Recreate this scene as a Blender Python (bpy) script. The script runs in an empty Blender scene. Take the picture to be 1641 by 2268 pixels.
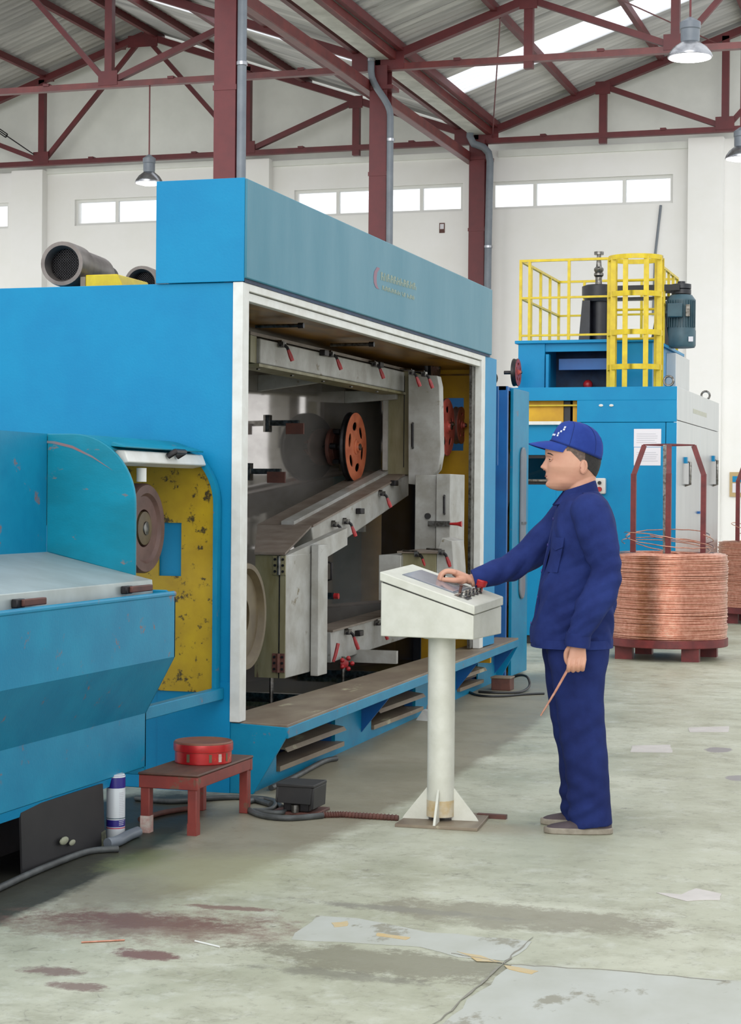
import bpy, bmesh, math, random
import numpy as np
from math import sin, cos, pi, radians, sqrt, atan2
from mathutils import Vector, Matrix
random.seed(7)
SC = bpy.context.scene
COL = SC.collection

# ---------------------------------------------------------------- camera
FPX, IW, IH = 4150.0, 1641, 2268
CAM = np.array([0.0, 0.0, 1.4])
def _basis(yaw, pitch, roll):
    y, p, r = map(radians, (yaw, pitch, roll))
    f = np.array([-sin(y)*cos(p), cos(y)*cos(p), sin(p)])
    r0 = np.cross(f, [0, 0, 1]); r0 /= np.linalg.norm(r0); u0 = np.cross(r0, f)
    return f, r0*cos(r)+u0*sin(r), -r0*sin(r)+u0*cos(r)
CF, CR, CU = _basis(17.4, -0.48, 0.5)
cam = bpy.data.cameras.new('camera'); camo = bpy.data.objects.new('camera', cam); COL.objects.link(camo)
cam.sensor_fit = 'HORIZONTAL'; cam.sensor_width = 36.0; cam.lens = FPX/IW*36.0
cam.clip_start = 0.1; cam.clip_end = 200
camo.matrix_world = Matrix(((CR[0], CU[0], -CF[0], CAM[0]), (CR[1], CU[1], -CF[1], CAM[1]), (CR[2], CU[2], -CF[2], CAM[2]), (0, 0, 0, 1)))
SC.camera = camo

# ---------------------------------------------------------------- daylight, added fill sun, exposure
SC.view_settings.view_transform = 'Standard'; SC.view_settings.look = 'None'
SC.view_settings.gamma = 1.0; SC.view_settings.use_curve_mapping = False
SC.view_settings.exposure = 0.42
wd = bpy.data.worlds.new('overcast_sky'); SC.world = wd; wd.use_nodes = True
bg = wd.node_tree.nodes['Background']; bg.inputs[0].default_value = (0.95, 0.975, 1.0, 1); bg.inputs[1].default_value = 1.08
sun = bpy.data.lights.new('fill_sun', 'SUN'); sun.energy = 1.1; sun.angle = radians(50); sun.color = (1.0, 0.985, 0.96)  # fill light added from behind the camera to brighten the far wall
suno = bpy.data.objects.new('fill_sun', sun); COL.objects.link(suno)
suno.rotation_euler = Vector((-0.1, 1.0, -0.25)).to_track_quat('-Z', 'Y').to_euler(); suno.location = (0, 0, 20)

SC.cycles.use_adaptive_sampling = True; SC.cycles.adaptive_threshold = 0.03; SC.cycles.max_bounces = 6; SC.cycles.diffuse_bounces = 3; SC.cycles.glossy_bounces = 3; SC.cycles.transmission_bounces = 4; SC.cycles.transparent_max_bounces = 6

def P(x, y, X=None, Y=None, Z=None):
    """point of the place seen at a pixel of the photograph, on a known plane of the building"""
    d = CF + CR*((x-IW/2)/FPX) - CU*((y-IH/2)/FPX)
    t = (X-CAM[0])/d[0] if X is not None else (Y-CAM[1])/d[1] if Y is not None else (Z-CAM[2])/d[2]
    return Vector(CAM + d*t)

# ---------------------------------------------------------------- materials
def s2l(c):
    return tuple(0.83*(v/255/12.92 if v/255 <= 0.04045 else ((v/255+0.055)/1.055)**2.4) for v in c)
MATS = {}
def mat(name, c, c2=None, rough=0.5, metal=0.0, scale=6.0, amt=0.5, c3=None, w3=0.62, s3=9.0, bump=0.0, bs=60.0, stretch=(1, 1, 1), spec=0.5, coat=0.0, det=4.0, rv=0.0):
    """paint, metal or cloth: colour c broken up by c2, with stains or wear of colour c3"""
    m = bpy.data.materials.new(name); m.use_nodes = True; MATS[name] = m
    nt = m.node_tree; N = nt.nodes; L = nt.links; b = N['Principled BSDF']
    b.inputs['Roughness'].default_value = rough; b.inputs['Metallic'].default_value = metal
    b.inputs['Specular IOR Level'].default_value = spec; b.inputs['Coat Weight'].default_value = coat
    c = s2l(c)
    if c2 is None and c3 is None and not bump:
        b.inputs['Base Color'].default_value = (*c, 1); return m
    tc = N.new('ShaderNodeTexCoord'); mp = N.new('ShaderNodeMapping'); mp.inputs['Scale'].default_value = stretch
    L.new(tc.outputs['Object'], mp.inputs['Vector'])
    out = None
    if c2 is not None:
        n = N.new('ShaderNodeTexNoise'); n.inputs['Scale'].default_value = scale; n.inputs['Detail'].default_value = det; n.inputs['Roughness'].default_value = 0.62
        L.new(mp.outputs[0], n.inputs['Vector'])
        r = N.new('ShaderNodeValToRGB'); r.color_ramp.elements[0].position = 0.5-0.5*amt*0.5; r.color_ramp.elements[1].position = 0.5+0.5*amt*0.6
        r.color_ramp.elements[0].color = (*s2l(c2), 1); r.color_ramp.elements[1].color = (*c, 1)
        L.new(n.outputs[0], r.inputs[0]); out = r.outputs[0]
        if rv:
            ma = N.new('ShaderNodeMath'); ma.operation = 'MULTIPLY_ADD'; L.new(n.outputs[0], ma.inputs[0]); ma.inputs[1].default_value = rv; ma.inputs[2].default_value = rough-rv*0.5
            L.new(ma.outputs[0], b.inputs['Roughness'])
    if c3 is not None:
        n3 = N.new('ShaderNodeTexNoise'); n3.inputs['Scale'].default_value = s3; n3.inputs["Detail"].default_value = 6; n3.inputs['Roughness'].default_value = 0.7
        L.new(mp.outputs[0], n3.inputs['Vector'])
        r3 = N.new('ShaderNodeValToRGB'); r3.color_ramp.elements[0].position = w3; r3.color_ramp.elements[1].position = w3+0.06
        r3.color_ramp.elements[0].color = (0, 0, 0, 1); r3.color_ramp.elements[1].color = (1, 1, 1, 1)
        L.new(n3.outputs[0], r3.inputs[0])
        mx = N.new('ShaderNodeMix'); mx.data_type = 'RGBA'
        L.new(r3.outputs[0], mx.inputs[0])
        if out is not None: L.new(out, mx.inputs[6])
        else: mx.inputs[6].default_value = (*c, 1)
        mx.inputs[7].default_value = (*s2l(c3), 1); out = mx.outputs[2]
    if out is not None: L.new(out, b.inputs['Base Color'])
    else: b.inputs['Base Color'].default_value = (*c, 1)
    if bump:
        nb = N.new('ShaderNodeTexNoise'); nb.inputs['Scale'].default_value = bs; nb.inputs['Detail'].default_value = 3
        L.new(mp.outputs[0], nb.inputs['Vector'])
        bp = N.new('ShaderNodeBump'); bp.inputs['Strength'].default_value = bump; bp.inputs['Distance'].default_value = 0.01
        L.new(nb.outputs[0], bp.inputs['Height']); L.new(bp.outputs[0], b.inputs['Normal'])
    return m

BLUE = mat('blue_paint', (10, 142, 192), (8, 134, 186), 0.42, scale=3, spec=.22, bump=0.05, bs=90)
BLUEW = mat('blue_paint_worn', (20, 140, 178), (14, 128, 168), 0.38, scale=4, spec=.25, c3=(132, 106, 106), w3=0.625, s3=9, bump=0.05, bs=90)
TEAL = mat('teal_paint_worn', (14, 140, 168), (12, 126, 150), 0.35, scale=3, spec=.3, c3=(126, 116, 116), w3=0.64, s3=9, stretch=(1, 1, 2), bump=0.04, bs=90)
HEADB = mat('header_glare_blue', (84, 140, 160), (54, 126, 148), 0.38, scale=2.2, spec=.25, stretch=(1, 1.2, .35), amt=.7, bump=0.03, bs=80)  # grazing glare on the header side is put into this paler base colour
DBLUE = mat('deep_blue', (8, 100, 172), (6, 88, 158), 0.45, scale=4)
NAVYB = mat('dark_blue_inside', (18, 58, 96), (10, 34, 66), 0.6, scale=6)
WHITEP = mat('white_frame_paint', (230, 232, 228), (218, 218, 212), 0.4, scale=10, c3=(150, 140, 120), w3=0.78, s3=20)
CREAM = mat('console_cream', (222, 222, 210), (208, 208, 194), 0.42, scale=8, c3=(150, 142, 120), w3=0.71, s3=25, bump=0.03)
YELLOWD = mat('yellow_dirty', (206, 172, 8), (176, 142, 6), 0.45, scale=5, amt=.8, c3=(66, 54, 16), w3=0.57, s3=16)
YELLOWI = mat('yellow_inner', (236, 184, 14), (200, 146, 16), 0.5, scale=3, amt=.8, c3=(70, 50, 18), w3=0.70, s3=6)
OILY = mat('oily_ceiling', (176, 124, 34), (78, 54, 30), 0.3, scale=4, amt=.9, stretch=(2, .6, 1))
YELLOW = mat('yellow_safety', (232, 206, 10), (206, 176, 8), 0.42, scale=12, amt=.7, c3=(110, 92, 30), w3=0.72, s3=16)
STEEL = mat('stainless', (214, 208, 202), (190, 184, 178), 0.075, 0.78, scale=2.5, stretch=(1, .7, 1.6), rv=0.03)
LIDST = mat('lid_steel', (196, 206, 204), (176, 184, 180), 0.4, 0.5, scale=3, c3=(120, 110, 96), w3=0.7, s3=10)
SILVER = mat('silver_panel', (208, 212, 214), (198, 203, 206), 0.28, 0.85, scale=2, stretch=(1, 3, .6))
BOXG = mat('grey_box_paint', (176, 176, 172), (150, 148, 140), 0.42, scale=6, c3=(104, 92, 60), w3=0.63, s3=5, bump=0.04)
BOXST = mat('stained_box', (150, 146, 118), (106, 98, 58), 0.5, scale=5, amt=.9, c3=(84, 62, 48), w3=0.6, s3=4, stretch=(2, 2, .5))
BOXTOP = mat('rusty_top', (140, 130, 118), (104, 88, 76), 0.5, scale=8, amt=.9)
REDH = mat('red_handle', (188, 40, 44), (150, 28, 34), 0.4, scale=30)
CHROME = mat('clamp_metal', (150, 148, 144), (90, 86, 80), 0.32, 1.0, scale=30)
DARKM = mat('dark_metal', (52, 50, 52), (34, 32, 34), 0.4, 0.6, scale=20)
BLACK = mat('black_rubber', (22, 22, 24), (36, 34, 34), 0.55, scale=6)
BLACKW = mat('black_wet_panel', (22, 22, 26), (38, 36, 38), 0.6, scale=5, amt=.8)
COPW = mat('orange_wheel', (214, 122, 84), (188, 96, 64), 0.42, scale=14, c3=(120, 70, 56), w3=.68, s3=14)
REDW = mat('red_wheel', (206, 98, 84), (170, 72, 62), 0.45, scale=12, c3=(214, 160, 140), w3=.63, s3=14)
RUSTW = mat('rusty_wheel', (118, 88, 80), (92, 66, 58), 0.5, scale=10, amt=.8)
OLIVEW = mat('dirty_wheel', (112, 98, 70), (86, 72, 50), 0.5, scale=8, amt=.8)
SILL = mat('worn_sill', (152, 140, 118), (112, 94, 80), 0.5, scale=5, amt=.9, c3=(186, 180, 150), w3=.63, s3=4, stretch=(1, .5, 1))
PIT = mat('pit_dark', (40, 36, 32), (60, 50, 42), 0.35, scale=6)
WATER = mat('oily_water', (70, 66, 30), (44, 40, 24), 0.06, scale=3)
REDST = mat('red_oxide_steel', (112, 40, 44), (94, 34, 39), 0.5, scale=4, amt=.7, c3=(70, 30, 36), w3=.7, s3=6)
REDBR = mat('red_beam', (122, 52, 50), (100, 42, 43), 0.42, scale=4)
PVC = mat('grey_pvc', (124, 132, 140), (108, 116, 126), 0.4, scale=3)
WALL = mat('wall_plaster', (254, 253, 251), (250, 249, 245), 0.75, scale=1.2, bump=0.04, bs=8)
GABLE = mat('gable_plaster', (252, 254, 248), (240, 242, 236), 0.8, scale=1.0, c3=(220, 222, 214), w3=.66, s3=1.5)
ROOF = mat('roof_sheet_metal', (236, 234, 232), (140, 140, 142), 0.5, 0.1, scale=1.1, amt=.9, stretch=(.25, 3.0, .25), c3=(150, 148, 146), w3=.62, s3=2.5)
GUTT = mat('gutter_white', (240, 242, 236), (190, 192, 186), 0.5, scale=3, amt=.8)
WFRM = mat('window_frame_white', (236, 236, 232), rough=.5)
ALU = mat('lamp_aluminium', (190, 192, 196), (160, 162, 168), 0.25, 0.9, scale=8)
TGREY = mat('teal_grey_motor', (62, 96, 108), (50, 80, 92), 0.45, scale=6)
BLKMAT = mat('gap_shade_black', (34, 36, 44), (22, 22, 28), 0.4, scale=8)
CABLE = mat('grey_cable', (84, 88, 88), (60, 62, 62), 0.5, scale=14)
CABLEB = mat('black_cable', (36, 38, 40), rough=.45)
RUSTY = mat('rust_brown', (112, 66, 54), (76, 46, 40), 0.6, scale=14, amt=.9)
STOOLR = mat('stool_red', (150, 60, 50), (118, 50, 44), 0.5, scale=8, amt=.8, c3=(112, 84, 66), w3=.58, s3=8)
STOOLT = mat('stool_top_wood', (108, 74, 58), (76, 52, 44), 0.55, scale=5, amt=.9, stretch=(4, 1, 1))
TINR = mat('tin_red', (196, 34, 34), (160, 22, 26), 0.3, 0.2, scale=10, c3=(196, 130, 50), w3=.64, s3=14)
TINT = mat('tin_lid_worn', (134, 92, 68), (112, 58, 46), 0.5, scale=9, amt=.9, c3=(176, 140, 110), w3=.66, s3=8)
PAPER = mat('paper_white', (232, 230, 236), rough=.8)
INK = mat('ink_grey', (196, 196, 204), rough=.8)
CANW = mat('can_white', (214, 220, 224), rough=.35)
CANB = mat('can_blue', (46, 36, 130), rough=.35)
PINK = mat('can_red', (190, 60, 90), rough=.4)
LGREY = mat('light_grey_plastic', (214, 212, 206), rough=.4)
SCREEN = mat('screen_grey', (150, 152, 160), (138, 138, 148), 0.08, scale=6, spec=.8)
CLOTH = mat('navy_cotton', (38, 54, 116), (28, 41, 96), 0.85, scale=7, bump=0.12, bs=420, spec=.2)
CLOTHD = mat('navy_cotton_trousers', (33, 47, 104), (25, 36, 86), 0.88, scale=6, bump=0.12, bs=420, spec=.2)
CAPC = mat('cap_blue', (44, 70, 152), (36, 58, 136), 0.8, scale=9, bump=0.08, bs=420, spec=.2)
SKIN = mat('skin', (216, 166, 140), (204, 146, 122), 0.5, scale=9, amt=.8, spec=.4)
LIP = mat('lip_skin', (168, 102, 88), rough=.5)
HAIR = mat('short_black_hair', (24, 22, 22), (44, 40, 38), 0.7, scale=60, bump=.5, bs=300)
HAIRG = mat('greying_sideburn', (122, 104, 94), (92, 78, 70), 0.8, scale=80)
EYEW = mat('eye_white', (176, 156, 146), rough=.25)
EYEB = mat('iris_dark', (26, 18, 16), rough=.2)
SHOE = mat('shoe_canvas', (88, 76, 80), (72, 62, 68), 0.8, scale=14, bump=.1, bs=300)
SOLE = mat('shoe_sole', (168, 160, 144), (128, 118, 104), 0.7, scale=18, amt=.8)
COPPER = mat('copper_wire', (226, 172, 150), (204, 144, 122), 0.3, 1.0, scale=30)
STANDR = mat('coil_stand_red', (126, 44, 44), (98, 34, 36), 0.5, scale=8)
TAN = mat('board_tan', (196, 170, 120), rough=.6)
FADEY = mat('faded_yellow_print', (138, 156, 142), rough=.5)
FADER = mat('faded_red_print', (140, 100, 120), rough=.5)
def glass(name, tint, refl):
    m = bpy.data.materials.new(name); m.use_nodes = True; nt = m.node_tree; nt.nodes.remove(nt.nodes['Principled BSDF'])
    t = nt.nodes.new('ShaderNodeBsdfTransparent'); t.inputs[0].default_value = (*tint, 1)
    g = nt.nodes.new('ShaderNodeBsdfGlossy'); g.inputs['Roughness'].default_value = 0.03
    x = nt.nodes.new('ShaderNodeMixShader'); x.inputs[0].default_value = refl
    nt.links.new(t.outputs[0], x.inputs[1]); nt.links.new(g.outputs[0], x.inputs[2])
    nt.links.new(x.outputs[0], nt.nodes['Material Output'].inputs[0]); return m
PANE = glass('window_glass', (.97, .98, .99), 0.06)
DGLASS = glass('dark_glass', (.25, .28, .3), 0.2)
def translucent(name):
    m = bpy.data.materials.new(name); m.use_nodes = True; nt = m.node_tree; nt.nodes.remove(nt.nodes['Principled BSDF'])
    t = nt.nodes.new('ShaderNodeBsdfTranslucent'); t.inputs[0].default_value = (.95, .97, 1, 1)
    tr = nt.nodes.new('ShaderNodeBsdfTransparent'); x = nt.nodes.new('ShaderNodeMixShader'); x.inputs[0].default_value = 0.6
    nt.links.new(t.outputs[0], x.inputs[1]); nt.links.new(tr.outputs[0], x.inputs[2])
    nt.links.new(x.outputs[0], nt.nodes['Material Output'].inputs[0]); return m
SKYL = translucent('translucent_roof_sheet')
def emis(name, c, s):
    m = bpy.data.materials.new(name); m.use_nodes = True; b = m.node_tree.nodes['Principled BSDF']
    b.inputs['Emission Color'].default_value = (*c, 1); b.inputs['Emission Strength'].default_value = s; return m
BULB = emis('lamp_glow', (1, .98, .95), 4.0)

# ---------------------------------------------------------------- mesh helpers
ROOT = {}
class M:
    def __init__(s): s.v = []; s.f = []
    def add(s, vs, fs):
        o = len(s.v); s.v += [tuple(p) for p in vs]; s.f += [tuple(i+o for i in f) for f in fs]; return s
    def box(s, x0, x1, y0, y1, z0, z1):
        return s.add([(x0, y0, z0), (x1, y0, z0), (x1, y1, z0), (x0, y1, z0), (x0, y0, z1), (x1, y0, z1), (x1, y1, z1), (x0, y1, z1)],
                     [(0, 3, 2, 1), (4, 5, 6, 7), (0, 1, 5, 4), (1, 2, 6, 5), (2, 3, 7, 6), (3, 0, 4, 7)])
    def prism(s, pts, d):
        """closed outline (3D points) pushed along d"""
        n = len(pts); d = Vector(d); a = [Vector(p) for p in pts]; b = [p+d for p in a]
        return s.add(a+b, [tuple(range(n))[::-1], tuple(range(n, 2*n))] + [(i, (i+1) % n, n+(i+1) % n, n+i) for i in range(n)])
    def beam(s, p0, p1, w, h, up=(0, 0, 1)):
        p0 = Vector(p0); p1 = Vector(p1); d = (p1-p0).normalized(); up = Vector(up)
        if abs(d.dot(up)) > .98: up = Vector((0, 1, 0))
        r = d.cross(up).normalized(); u = r.cross(d).normalized()
        c = [r*w/2+u*h/2, -r*w/2+u*h/2, -r*w/2-u*h/2, r*w/2-u*h/2]
        return s.prism([p0+q for q in c], p1-p0)
    def tube(s, path, r, n=8, cap=True, closed=False):
        path = [Vector(p) for p in path]; k = len(path); rs = r if isinstance(r, (list, tuple)) else [r]*k
        rings = []; up = None
        for i, p in enumerate(path):
            if closed: t = (path[(i+1) % k]-path[i-1]).normalized()
            else: t = (path[min(i+1, k-1)]-path[max(i-1, 0)]).normalized()
            if up is None:
                up = Vector((0, 0, 1)) if abs(t.z) < .9 else Vector((1, 0, 0))
            a = (up - t*up.dot(t))
            a = a.normalized() if a.length > 1e-6 else t.orthogonal().normalized()
            up = a; b = t.cross(a)
            rings.append([p+(a*cos(2*pi*j/n)+b*sin(2*pi*j/n))*rs[i] for j in range(n)])
        vs = [q for R in rings for q in R]; fs = []
        for i in range(k if closed else k-1):
            i2 = (i+1) % k
            for j in range(n): fs.append((i*n+j, i*n+(j+1) % n, i2*n+(j+1) % n, i2*n+j))
        if cap and not closed: fs += [tuple(range(n))[::-1], tuple(range((k-1)*n, k*n))]
        return s.add(vs, fs)
    def lathe(s, prof, c, axis, n=32):
        """profile of (radius, height along axis) turned about axis through c"""
        c = Vector(c); ax = Vector(axis).normalized(); a = ax.orthogonal().normalized()
        if abs(ax.z) < .9: a = (Vector((0, 0, 1))-ax*ax.z).normalized()
        b = ax.cross(a); k = len(prof)
        vs = [c+ax*h+(a*cos(2*pi*j/n)+b*sin(2*pi*j/n))*r for r, h in prof for j in range(n)]
        fs = [(i*n+j, i*n+(j+1) % n, (i+1)*n+(j+1) % n, (i+1)*n+j) for i in range(k-1) for j in range(n)]
        if prof[0][0] > 1e-6: fs.append(tuple(range(n))[::-1])
        if prof[-1][0] > 1e-6: fs.append(tuple(range((k-1)*n, k*n)))
        return s.add(vs, fs)
    def cyl(s, p0, p1, r, n=16):
        p0 = Vector(p0); p1 = Vector(p1); return s.lathe([(r, 0), (r, (p1-p0).length)], p0, p1-p0, n)
    def ball(s, c, r, n=12, m=8, sc=(1, 1, 1)):
        vs = []; fs = []
        for i in range(m+1):
            t = pi*i/m
            for j in range(n):
                p = 2*pi*j/n; vs.append((c[0]+r*sc[0]*sin(t)*cos(p), c[1]+r*sc[1]*sin(t)*sin(p), c[2]+r*sc[2]*cos(t)))
        for i in range(m):
            for j in range(n): fs.append((i*n+j, (i+1)*n+j, (i+1)*n+(j+1) % n, i*n+(j+1) % n))
        return s.add(vs, fs)
    def loft(s, rings, cap=True):
        n = len(rings[0]); k = len(rings); vs = [p for R in rings for p in R]
        fs = [(i*n+j, i*n+(j+1) % n, (i+1)*n+(j+1) % n, (i+1)*n+j) for i in range(k-1) for j in range(n)]
        if cap: fs += [tuple(range(n))[::-1], tuple(range((k-1)*n, k*n))]
        return s.add(vs, fs)
    def build(s, name, m, parent=None, local=False, bevel=0.0, seg=2, ang=35, smooth=True, fix=True):
        o = Vector((0, 0, 0))
        if parent is not None and not local: o = ROOT.get(parent.name, o)
        me = bpy.data.meshes.new(name); me.from_pydata([tuple(Vector(p)-o) for p in s.v], [], s.f)
        if fix:
            bm = bmesh.new(); bm.from_mesh(me); bmesh.ops.remove_doubles(bm, verts=bm.verts, dist=1e-6)
            bmesh.ops.recalc_face_normals(bm, faces=bm.faces); bm.to_mesh(me); bm.free()
        me.materials.append(m)
        if smooth:
            me.polygons.foreach_set('use_smooth', [True]*len(me.polygons)); me.set_sharp_from_angle(angle=radians(ang))
        ob = bpy.data.objects.new(name, me); COL.objects.link(ob)
        if parent is not None: ob.parent = parent
        ROOT[ob.name] = o
        if bevel:
            b = ob.modifiers.new('bevel', 'BEVEL'); b.width = bevel; b.segments = seg; b.limit_method = 'ANGLE'; b.angle_limit = radians(40)
        return ob
def tag(o, label, cat, group=None, kind=None):
    o['label'] = label; o['category'] = cat
    if group: o['group'] = group
    if kind: o['kind'] = kind
    return o
def thing(name, label, cat, loc=(0, 0, 0), rz=0.0, group=None):
    o = bpy.data.objects.new(name, None); COL.objects.link(o); o.location = loc; o.rotation_euler = (0, 0, rz)
    o.empty_display_size = 0.1
    ROOT[o.name] = Vector(loc); return tag(o, label, cat, group)
def struct(o):
    o['kind'] = 'structure'; return o
def solo(mb, name, m, label, cat, loc, group=None, bevel=0.0, ang=35):
    """a thing that is one mesh, its origin at its base"""
    e = Vector(loc); q = M(); q.v = [tuple(Vector(p)-e) for p in mb.v]; q.f = mb.f
    o = q.build(name, m, None, bevel=bevel, ang=ang); o.location = e; ROOT[o.name] = e
    return tag(o, label, cat, group)
def copytree(o, parent=None):
    c = o.copy(); COL.objects.link(c); ROOT[c.name] = ROOT.get(o.name, Vector((0, 0, 0)))
    if parent is not None: c.parent = parent
    for ch in list(o.children): copytree(ch, c)
    return c
def V(*a): return Vector(a)
def arc(cx, cy, r, a0, a1, n): return [(cx+r*cos(a0+(a1-a0)*i/n), cy+r*sin(a0+(a1-a0)*i/n)) for i in range(n+1)]
# ================================================================ THE SETTING
# ---------------------------------------------------------------- floor
def floor_material():
    m = bpy.data.materials.new('painted_concrete_floor'); m.use_nodes = True
    nt = m.node_tree; N = nt.nodes; L = nt.links; b = N['Principled BSDF']; b.inputs['Specular IOR Level'].default_value = .35
    tc = N.new('ShaderNodeTexCoord')
    def noise(scale, det=6, rough=.6, st=(1, 1, 1)):
        mp = N.new('ShaderNodeMapping'); mp.inputs['Scale'].default_value = st; L.new(tc.outputs['Object'], mp.inputs[0])
        n = N.new('ShaderNodeTexNoise'); n.inputs['Scale'].default_value = scale; n.inputs['Detail'].default_value = det; n.inputs['Roughness'].default_value = rough
        L.new(mp.outputs[0], n.inputs[0]); return n.outputs[0]
    def ramp(src, p0, p1, c0=(0, 0, 0), c1=(1, 1, 1)):
        r = N.new('ShaderNodeValToRGB'); r.color_ramp.elements[0].position = p0; r.color_ramp.elements[1].position = p1
        r.color_ramp.elements[0].color = (*c0, 1); r.color_ramp.elements[1].color = (*c1, 1); L.new(src, r.inputs[0]); return r.outputs[0]
    def mix(f, a, c):
        x = N.new('ShaderNodeMix'); x.data_type = 'RGBA'; L.new(f, x.inputs[0]); L.new(a, x.inputs[6]); x.inputs[7].default_value = (*s2l(c), 1); return x.outputs[2]
    def math(op, a, c, clamp=False):
        x = N.new('ShaderNodeMath'); x.operation = op; x.use_clamp = clamp
        for i, q in enumerate((a, c)):
            if isinstance(q, (int, float)): x.inputs[i].default_value = q
            else: L.new(q, x.inputs[i])
        return x.outputs[0]
    n1 = noise(0.9, 5, .65); n2 = noise(4.5, 5, .7); n3 = noise(22, 4, .75, (1, .8, 1)); nw = noise(4.5, 5, .78, (1, .7, 1))
    nf = noise(8, 6, .82)
    col = ramp(n1, .33, .68, s2l((168, 170, 146)), s2l((206, 207, 188)))
    col = mix(math('MULTIPLY', ramp(n2, .46, .70), .6), col, (150, 149, 126))
    col = mix(math('MULTIPLY', ramp(noise(7, 5, .75), .52, .66), .45), col, (212, 214, 202))
    col = mix(math('MULTIPLY', ramp(n3, .56, .70), .55), col, (136, 133, 116))
    col = mix(math('MULTIPLY', ramp(nf, .63, .67), .7), col, (112, 107, 98))
    def lines(scale, w, f, c, lo, hi):
        nonlocal col
        n_ = noise(scale, 2, .5); k = ramp(math('ABSOLUTE', math('SUBTRACT', n_, .5), 0), 0.0, w, (1, 1, 1), (0, 0, 0))
        col = mix(math('MULTIPLY', math('MULTIPLY', k, ramp(n2, lo, hi)), f), col, c)
    lines(3.5, .008, .35, (112, 108, 100), .50, .62); lines(8, .012, .35, (120, 116, 104), .50, .62); lines(5.2, .006, .5, (96, 92, 88), .54, .64)
    def stain_or_shade(px, w, l, ang, c, f=1.0, edge=.35, nz=1.1, src=None):
        nonlocal col
        cx, cy = px[1:] if px[0] == 'at' else P(*px, Z=0)[:2]
        mp = N.new('ShaderNodeMapping'); mp.vector_type = 'TEXTURE'
        mp.inputs['Location'].default_value = (cx, cy, 0); mp.inputs['Rotation'].default_value = (0, 0, radians(ang)); mp.inputs['Scale'].default_value = (w, l, 1)
        L.new(tc.outputs['Object'], mp.inputs[0])
        ln = N.new('ShaderNodeVectorMath'); ln.operation = 'LENGTH'; L.new(mp.outputs[0], ln.inputs[0])
        nz = nz*1.9; d = math('SUBTRACT', math('ADD', ln.outputs['Value'], math('MULTIPLY', src if src is not None else nw, nz)), nz*.5)
        k = ramp(d, 1-edge, 1+edge*.4, (1, 1, 1), (0, 0, 0)); col = mix(math('MULTIPLY', k, f), col, c)
    # dirt and painted shade beside the machine plinth, oil and painted shade under the tray, spills, paint marks
    stain_or_shade((905, 1650), .56, 4.9, 2, (130, 121, 102), .75, .12, .16)
    stain_or_shade(('at', -3.45, 5.7), .52, 2.6, 0, (44, 43, 34), .92, .10, .10)
    stain_or_shade(('at', -3.6, 6.0), .50, 2.2, 0, (20, 20, 18), .95, .5, .3)
    stain_or_shade((300, 1905), .14, .3, 0, (96, 104, 60), .8, .6, .7)
    stain_or_shade((360, 1860), .14, .22, 0, (58, 74, 66), .6, .5, .6)
    stain_or_shade((480, 1930), .5, .5, 0, (168, 168, 130), .5, .6, .6)
    stain_or_shade((330, 2050), .62, .26, 8, (126, 98, 86), .75, .6, 1.4, nf)
    stain_or_shade((330, 2040), .40, .12, 8, (116, 84, 76), .8, .5, 1.5, nf)
    stain_or_shade((320, 2115), .12, .07, 0, (118, 80, 76), .9, .4, 1.4, nf)
    stain_or_shade((110, 2150), .10, .06, 0, (120, 92, 86), .8, .4, 1.4, nf)
    stain_or_shade((170, 2185), .10, .05, 0, (120, 92, 86), .8, .4, 1.4, nf)
    stain_or_shade((520, 2012), .20, .04, 5, (124, 92, 84), .8, .4, 1.4, nf)
    stain_or_shade((1150, 2030), .62, .2, -3, (140, 135, 117), .75, .35, 1.3, nf)
    stain_or_shade((900, 2015), .45, .05, -3, (140, 138, 126), .8, .5, 1.6, nf)
    stain_or_shade((880, 2135), .52, .17, -3, (134, 131, 112), .85, .3, 1.4, nf)
    stain_or_shade((760, 2160), .30, .06, -3, (128, 126, 112), .7, .5, 1.6, nf)
    stain_or_shade((1180, 2175), .12, .06, 0, (176, 174, 150), .9, .5, 1.0)
    stain_or_shade((1080, 1835), .32, .2, 0, (156, 142, 116), .7, .6, .7)
    stain_or_shade((1220, 1530), .5, .5, 0, (150, 140, 120), .4, .6, .7)
    stain_or_shade((1590, 1660), .08, .14, 0, (146, 140, 142), .9, .2, .8)
    stain_or_shade((1635, 1723), .07, .10, 0, (150, 144, 146), .9, .2, .8)
    stain_or_shade((1290, 1880), .9, .5, 0, (188, 190, 168), .5, .8, .5)
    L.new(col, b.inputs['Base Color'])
    rr = ramp(n1, .3, .7, (.34,)*3, (.58,)*3); L.new(rr, b.inputs['Roughness'])
    bp = N.new('ShaderNodeBump'); bp.inputs['Strength'].default_value = .12; bp.inputs['Distance'].default_value = .01
    L.new(n3, bp.inputs['Height']); L.new(bp.outputs[0], b.inputs['Normal'])
    return m
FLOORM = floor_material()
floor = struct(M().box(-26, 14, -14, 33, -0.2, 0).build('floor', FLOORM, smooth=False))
CONC = mat('repair_concrete', (196, 199, 192), (178, 180, 168), .5, scale=4, amt=.9, c3=(152, 150, 134), w3=.58, s3=5, stretch=(1, .6, 1))
CONCW = mat('pale_filler', (212, 206, 200), (200, 194, 188), .6, scale=8)
PAINTO = mat('orange_floor_paint', (206, 168, 96), (196, 188, 160), .6, scale=16, amt=.9)
CRACK = mat('joint_dark', (128, 124, 114), (150, 148, 136), .8, scale=14, amt=.9)
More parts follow.
